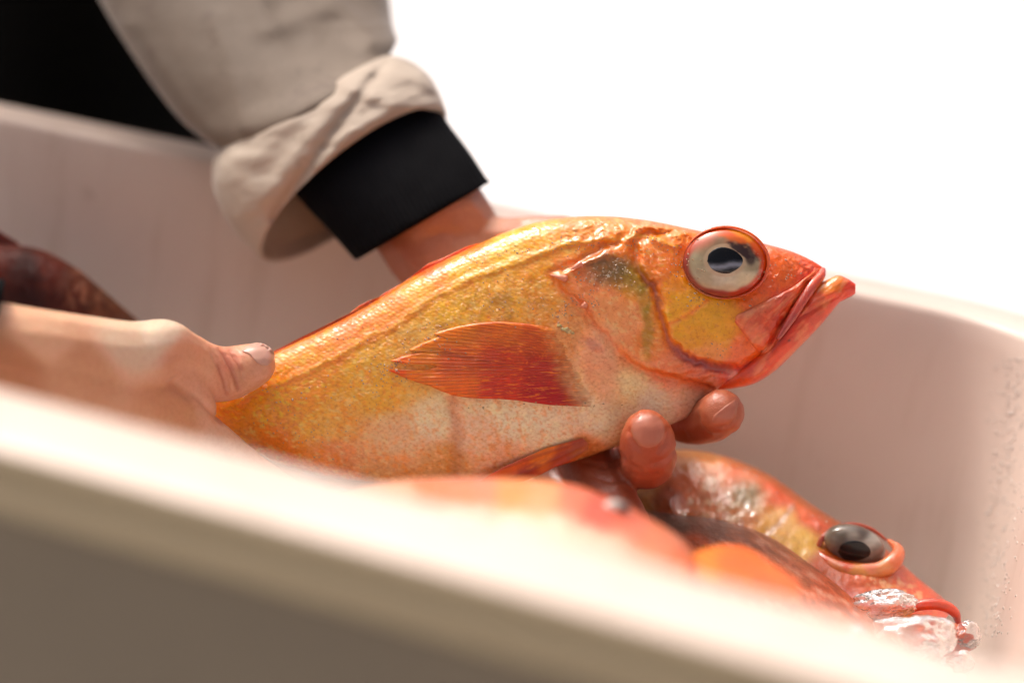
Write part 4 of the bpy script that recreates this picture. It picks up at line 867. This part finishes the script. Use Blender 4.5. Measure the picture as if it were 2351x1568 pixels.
# fish in the middle: rough brown and pink flank
f3 = thing('redfish', 'brown and pink fish with rough glinting flank, between the two other heads', 'fish', group='redfish lying in the tub')
def f3_col(u, v, fr):
    c = shepard(u, v, [(1480, 1180, 110, 78, 52), (1560, 1190, 96, 62, 40), (1640, 1205, 130, 76, 48), (1700, 1230, 176, 104, 70), (1760, 1260, 190, 116, 86), (1830, 1310, 206, 120, 90), (1900, 1360, 214, 110, 76), (1960, 1400, 220, 110, 66), (1700, 1290, 196, 104, 70), (1780, 1340, 220, 130, 100), (1860, 1400, 232, 140, 110), (1600, 1260, 206, 100, 60), (1500, 1240, 220, 150, 120), (1950, 1450, 230, 140, 100), (2040, 1480, 232, 150, 116), (1400, 1220, 226, 180, 150)], soft=12)
    q = fbm((u*.8+v*.6)/34, (v*.8-u*.5)/9, 111, 4); c = mixc(c, (236, 190, 176), sm(.55, .75, q)*.6*sm(1560, 1700, u)); c = mixc(c, (124, 64, 36), sm(.52, .36, q)*.5*sm(1500, 1600, u))
    return boost(c*[.85, .82, .72], 1.1, 1.0)
M_rough = wet_skin('wet_rough_fish_skin', grain=.9, bumpk=1.5, rough=.45, coat=.35)
def f3_h(u, v): return 7*(fbm((u*.8+v*.6)/30, (v*.8-u*.5)/11, 112, 4)-.5)*2*sm(1560, 1640, u)+3*(fbm(u/9, v/7, 113, 2)-.5)
b3 = ring_body('body', [(1020, 1230, 1015, 1270, 8, .935), (1080, 1205, 1070, 1300, 26, .935), (1180, 1185, 1160, 1335, 50, .935), (1300, 1176, 1260, 1370, 70, .935), (1420, 1170, 1380, 1410, 88, .938), (1540, 1175, 1480, 1455, 100, .938), (1650, 1192, 1580, 1500, 100, .925), (1760, 1228, 1680, 1540, 96, .915), (1860, 1294, 1780, 1580, 88, .90), (1950, 1366, 1870, 1610, 76, .885), (2030, 1452, 1960, 1640, 56, .87), (2085, 1545, 2040, 1655, 30, .86), (2110, 1600, 2090, 1650, 10, .855)],
          M_rough, f3, n=220, m=150, tilt=-.12, scales=(30, 12, None), power=.8, colf=f3_col, hf=f3_h)
FP3 = [(1545, 1302), (1575, 1280), (1610, 1262), (1655, 1250), (1700, 1252), (1745, 1274), (1790, 1306), (1840, 1345), (1830, 1372), (1760, 1366), (1700, 1352), (1640, 1338), (1590, 1320)]
solid_fin('pectoral_fin', FP3, lambda u, v: .80-.0004*(v-1300)+0*u, 4, fin_col([(1700, 1300, 236, 100, 40), (1600, 1300, 232, 120, 80), (1800, 1350, 232, 100, 50)], fan(1900, 1400, 14, -2.4, -3.1), 121), f3, centre=(1700, 1305), rays=fan(1900, 1400, 14, -2.4, -3.1))
solid_fin('tail_fin', [(1040, 1235), (985, 1222), (930, 1180), (910, 1195), (935, 1245), (930, 1290), (905, 1335), (960, 1310), (1035, 1268)], lambda u, v: .935-.0004*(v-1250), 4, fin_col([(980, 1240, 200, 84, 30)], fan(1100, 1250, 12, 2.6, 3.6), 122), f3, rays=fan(1100, 1250, 12, 2.6, 3.6))
# blurred fish next to the near rim
f4 = thing('redfish', 'fish with orange back and white belly, lying against the near rim', 'fish', group='redfish lying in the tub')
def f4_col(u, v, fr):
    e = np.interp(u, [700, 900, 1100, 1300, 1420, 1560], [1140, 1104, 1097, 1108, 1152, 1230]); q = v-e
    c = shepard(u, v, [(900, 1120, 226, 170, 140), (1000, 1115, 214, 130, 90), (1100, 1120, 216, 130, 90), (1180, 1115, 232, 140, 50), (1250, 1125, 232, 150, 84), (1320, 1130, 224, 110, 66), (1380, 1160, 212, 84, 50), (1450, 1200, 230, 130, 96), (1520, 1230, 236, 140, 96), (1500, 1300, 236, 150, 110), (1560, 1300, 234, 120, 60)], soft=10)
    k = sm(52, 110, q+44*(fbm(u/40, v/40, 131, 2)-.5)); k = k*(1-sm(1390, 1520, u)); c = mixc(c, (228, 206, 184), k)
    c = mixc(c, (206, 84, 46), .7*blob(u, v, 1420, 1190, 46, 14)); return np.clip(c*[1.0, .88, .8], 0, .8)
b4 = ring_body('body', [(640, 1170, 650, 1260, 30, .81), (740, 1135, 750, 1320, 60, .80), (860, 1108, 866, 1350, 86, .795), (1000, 1097, 1000, 1385, 104, .79), (1150, 1096, 1140, 1405, 112, .787), (1290, 1106, 1270, 1412, 106, .785), (1400, 1142, 1370, 1412, 92, .783), (1490, 1188, 1460, 1400, 72, .782), (1560, 1232, 1540, 1370, 44, .782), (1590, 1265, 1580, 1335, 20, .782)],
          M_fish, f4, n=130, m=100, tilt=-.05, power=.8, colf=f4_col, hf=lambda u, v: 4*(fbm(u/30, v/30, 133, 3)-.5))
S4 = Surf(b4); d4 = float(S4.depth(np.array([1412.]), np.array([1172.]))[0])
eb4 = eye_ball(f4, 1412, 1170, d4+.002, 34, 22, 12, lambda u, v: np.clip(shepard(u, v, [(1400, 1160, 206, 200, 190), (1430, 1175, 150, 130, 120)], soft=4), 0, .9), nr=14, nt_=40, back=30)
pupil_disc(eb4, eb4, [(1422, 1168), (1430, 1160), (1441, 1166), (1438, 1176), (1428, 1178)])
# dark fish at the left
f5 = thing('redfish', 'dark brownish-red fish lying at the far left, behind the hand on the tail', 'fish', group='redfish lying in the tub')
def f5_col(u, v, fr):
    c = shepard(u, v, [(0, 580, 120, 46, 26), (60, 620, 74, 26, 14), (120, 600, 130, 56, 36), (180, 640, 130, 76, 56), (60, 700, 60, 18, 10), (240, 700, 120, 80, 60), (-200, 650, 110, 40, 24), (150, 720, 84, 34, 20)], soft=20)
    q = fbm(u/16, v/16, 141, 4); c = c*(.6+.8*q)[..., None]; c = mixc(c, (206, 160, 140), sm(.56, .74, q)*blob(u, v, 190, 640, 70, 60, .9, 1.3)*.6); return np.clip(c*[.75, .6, .45], 0, .9)  # pale highlight on the flank painted into the colour
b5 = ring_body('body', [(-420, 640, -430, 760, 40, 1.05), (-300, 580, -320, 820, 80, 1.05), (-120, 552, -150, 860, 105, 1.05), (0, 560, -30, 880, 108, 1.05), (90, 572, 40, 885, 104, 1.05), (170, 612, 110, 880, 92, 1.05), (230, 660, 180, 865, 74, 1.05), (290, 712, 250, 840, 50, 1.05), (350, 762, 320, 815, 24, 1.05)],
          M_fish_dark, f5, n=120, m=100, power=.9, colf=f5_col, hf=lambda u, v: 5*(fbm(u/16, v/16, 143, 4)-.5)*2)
DF5 = [(-250, 600), (-180, 520), (-100, 500), (-20, 520), (40, 556), (60, 585), (-60, 600)]
solid_fin('dorsal_fin', DF5, lambda u, v: 1.055+0*u, 4, lambda u, v, f: np.broadcast_to(lin((96, 34, 18)), (len(u), 3)), f5, rays=lambda u, v: u/18)

# ---------------------------------------------------------------- ice
M_ice, nt, b = mat('ice'); g = geo(nt); b.inputs['Base Color'].default_value = (.99, .99, 1, 1); b.inputs['Roughness'].default_value = .05
b.inputs['IOR'].default_value = 1.31; b.inputs['Transmission Weight'].default_value = .95
a_ = bump(nt, b, noise(nt, 160, 4, .65, g).outputs[0], .8, .0022); bump(nt, b, noise(nt, 520, 3, .6, g).outputs[0], .4, .0008, a_)
M_snow, nt, b = mat('crushed_ice'); g = geo(nt); b.inputs['Base Color'].default_value = (.86, .88, .89, 1); b.inputs['Roughness'].default_value = .25
b.inputs['Transmission Weight'].default_value = .35; b.inputs['IOR'].default_value = 1.31; bump(nt, b, noise(nt, 200, 4, .6, g).outputs[0], .6, .002)
def ice_chunk(u0, v0, u1, v1, d, thick, label, seed, sub=5):
    cu, cv, ru, rv = (u0+u1)/2, (v0+v1)/2, (u1-u0)/2*1.13, (v1-v0)/2*1.15
    bm = bmesh.new(); bmesh.ops.create_icosphere(bm, subdivisions=sub, radius=1)
    co = np.array([x.co[:] for x in bm.verts]); x, y, z = co.T
    s = 4
    r = 1+.30*(fbm(x*1.7+seed*3.1, y*1.7+z*1.3+seed, seed, 2)-.5)*2+.13*(fbm(x*s+z*2+seed, y*s-z*2, seed+9, 3)-.5)*2
    k = d/FP; c0 = P(cu, cv, d); ax = .25*math.sin(seed)
    for vtx, rr in zip(bm.verts, r):
        p = vtx.co*rr; a, b_ = p.x*math.cos(ax)*ru-p.y*math.sin(ax)*rv, p.x*math.sin(ax)*ru*.5+p.y*rv
        vtx.co = c0+R_*(a*k)+U_*(b_*k)+F_*(p.z*thick*k)
    me = bpy.data.meshes.new('ice_chunk'); bm.to_mesh(me); bm.free(); me.materials.append(M_ice)
    for p_ in me.polygons: p_.use_smooth = True
    o = bpy.data.objects.new('ice_chunk', me); C.objects.link(o); tag(o, label, 'ice', 'loose chunks of ice'); return o
ice_chunk(1950, 1362, 2098, 1420, .938, 46, 'clear ice chunk lying under the cheek of the fish at the right end', 1)
ice_chunk(2018, 1416, 2182, 1524, .915, 60, 'biggest frosted ice chunk, below the lips of the fish at the right end', 2)
ice_chunk(2196, 1430, 2247, 1482, .935, 24, 'small clear ice chip stuck on the chin of the right-hand fish', 3, 4)
ice_chunk(2180, 1494, 2232, 1540, .92, 28, 'small rounded ice lump beside the end wall, under the fish chin', 4, 4)
ice_chunk(2080, 1520, 2190, 1600, .88, 40, 'pale ice lump half hidden behind the near rim at the right corner', 5, 4)
ice_chunk(1900, 1440, 2010, 1540, .80, 40, 'blurred ice lump in front of the rough brown fish, near the rim', 6, 4)
# bed of crushed ice under the fish
nx, ny = 120, 70; xs = np.linspace(XL-.002, XR+.02, nx); ys = np.linspace(.60, 1.045, ny); X, Y = np.meshgrid(xs, ys, indexing='ij')
Z = RIM-.150 + .03*(fbm(X*14, Y*14, 151, 4)-.5)*2 + .055*sm(.80, .66, Y)
inl = inner_outline(-.003, 0)[:, :2]
keep = sdist(X, Y, [tuple(p) for p in inl[::4]]) > 0
idx = -np.ones(X.shape, int); idx[keep] = np.arange(keep.sum()); f = []
for i in range(nx-1):
    for j in range(ny-1):
        q4 = (idx[i, j], idx[i+1, j], idx[i+1, j+1], idx[i, j+1])
        if min(q4) >= 0: f.append(q4)
V = np.stack([X[keep], Y[keep], Z[keep]], -1); q = random.Random(5)
bmI = bmesh.new(); vv_ = [bmI.verts.new(p) for p in V]
for q4 in f: bmI.faces.new([vv_[i] for i in q4])
for _ in range(900):
    i = q.randrange(len(V)); r = q.uniform(.004, .011)
    mt_ = Matrix.Translation(Vector(V[i])+Vector((0, 0, r*.3)))@Matrix.Rotation(q.uniform(0, 6), 4, Vector((q.random(), q.random(), q.random()+.1)).normalized())@Matrix.Diagonal((r, r*q.uniform(.5, .9), r*q.uniform(.5, .9), 1))
    bmesh.ops.create_icosphere(bmI, subdivisions=1, radius=1, matrix=mt_)
me = bpy.data.meshes.new('crushed_ice'); bmI.to_mesh(me); bmI.free(); me.materials.append(M_snow)
o = bpy.data.objects.new('crushed_ice', me); C.objects.link(o); o['kind'] = 'stuff'; tag(o, 'bed of crushed ice under the fish in the tub', 'ice')
# drops on the end wall of the tub
M_walldrop, nt, b = mat('wall_drop'); b.inputs['Base Color'].default_value = (.62, .56, .5, 1); b.inputs['Roughness'].default_value = .05; b.inputs['Coat Weight'].default_value = 1
SL = Surf(bpy.data.objects['inner_liner']); q = random.Random(12); us, vs, rs = [], [], []
for _ in range(520):
    t = q.random(); v_ = 820+t*640; us.append(2335-60*t+q.gauss(0, 22)); vs.append(v_); rs.append(q.uniform(.0002, .0006))
dd = SL.depth(np.array(us), np.array(vs)); bm = bmesh.new()
for x, y, r, d in zip(us, vs, rs, dd):
    bmesh.ops.create_icosphere(bm, subdivisions=1, radius=r, matrix=Matrix.Translation(P(x, y, d))@Matrix.Diagonal((1, 1, q.uniform(1, 1.8), 1)))
me = bpy.data.meshes.new('water_drops'); bm.to_mesh(me); bm.free(); me.materials.append(M_walldrop)
for p_ in me.polygons: p_.use_smooth = True
o = bpy.data.objects.new('water_drops', me); C.objects.link(o); o.parent = tub; o['kind'] = 'stuff'
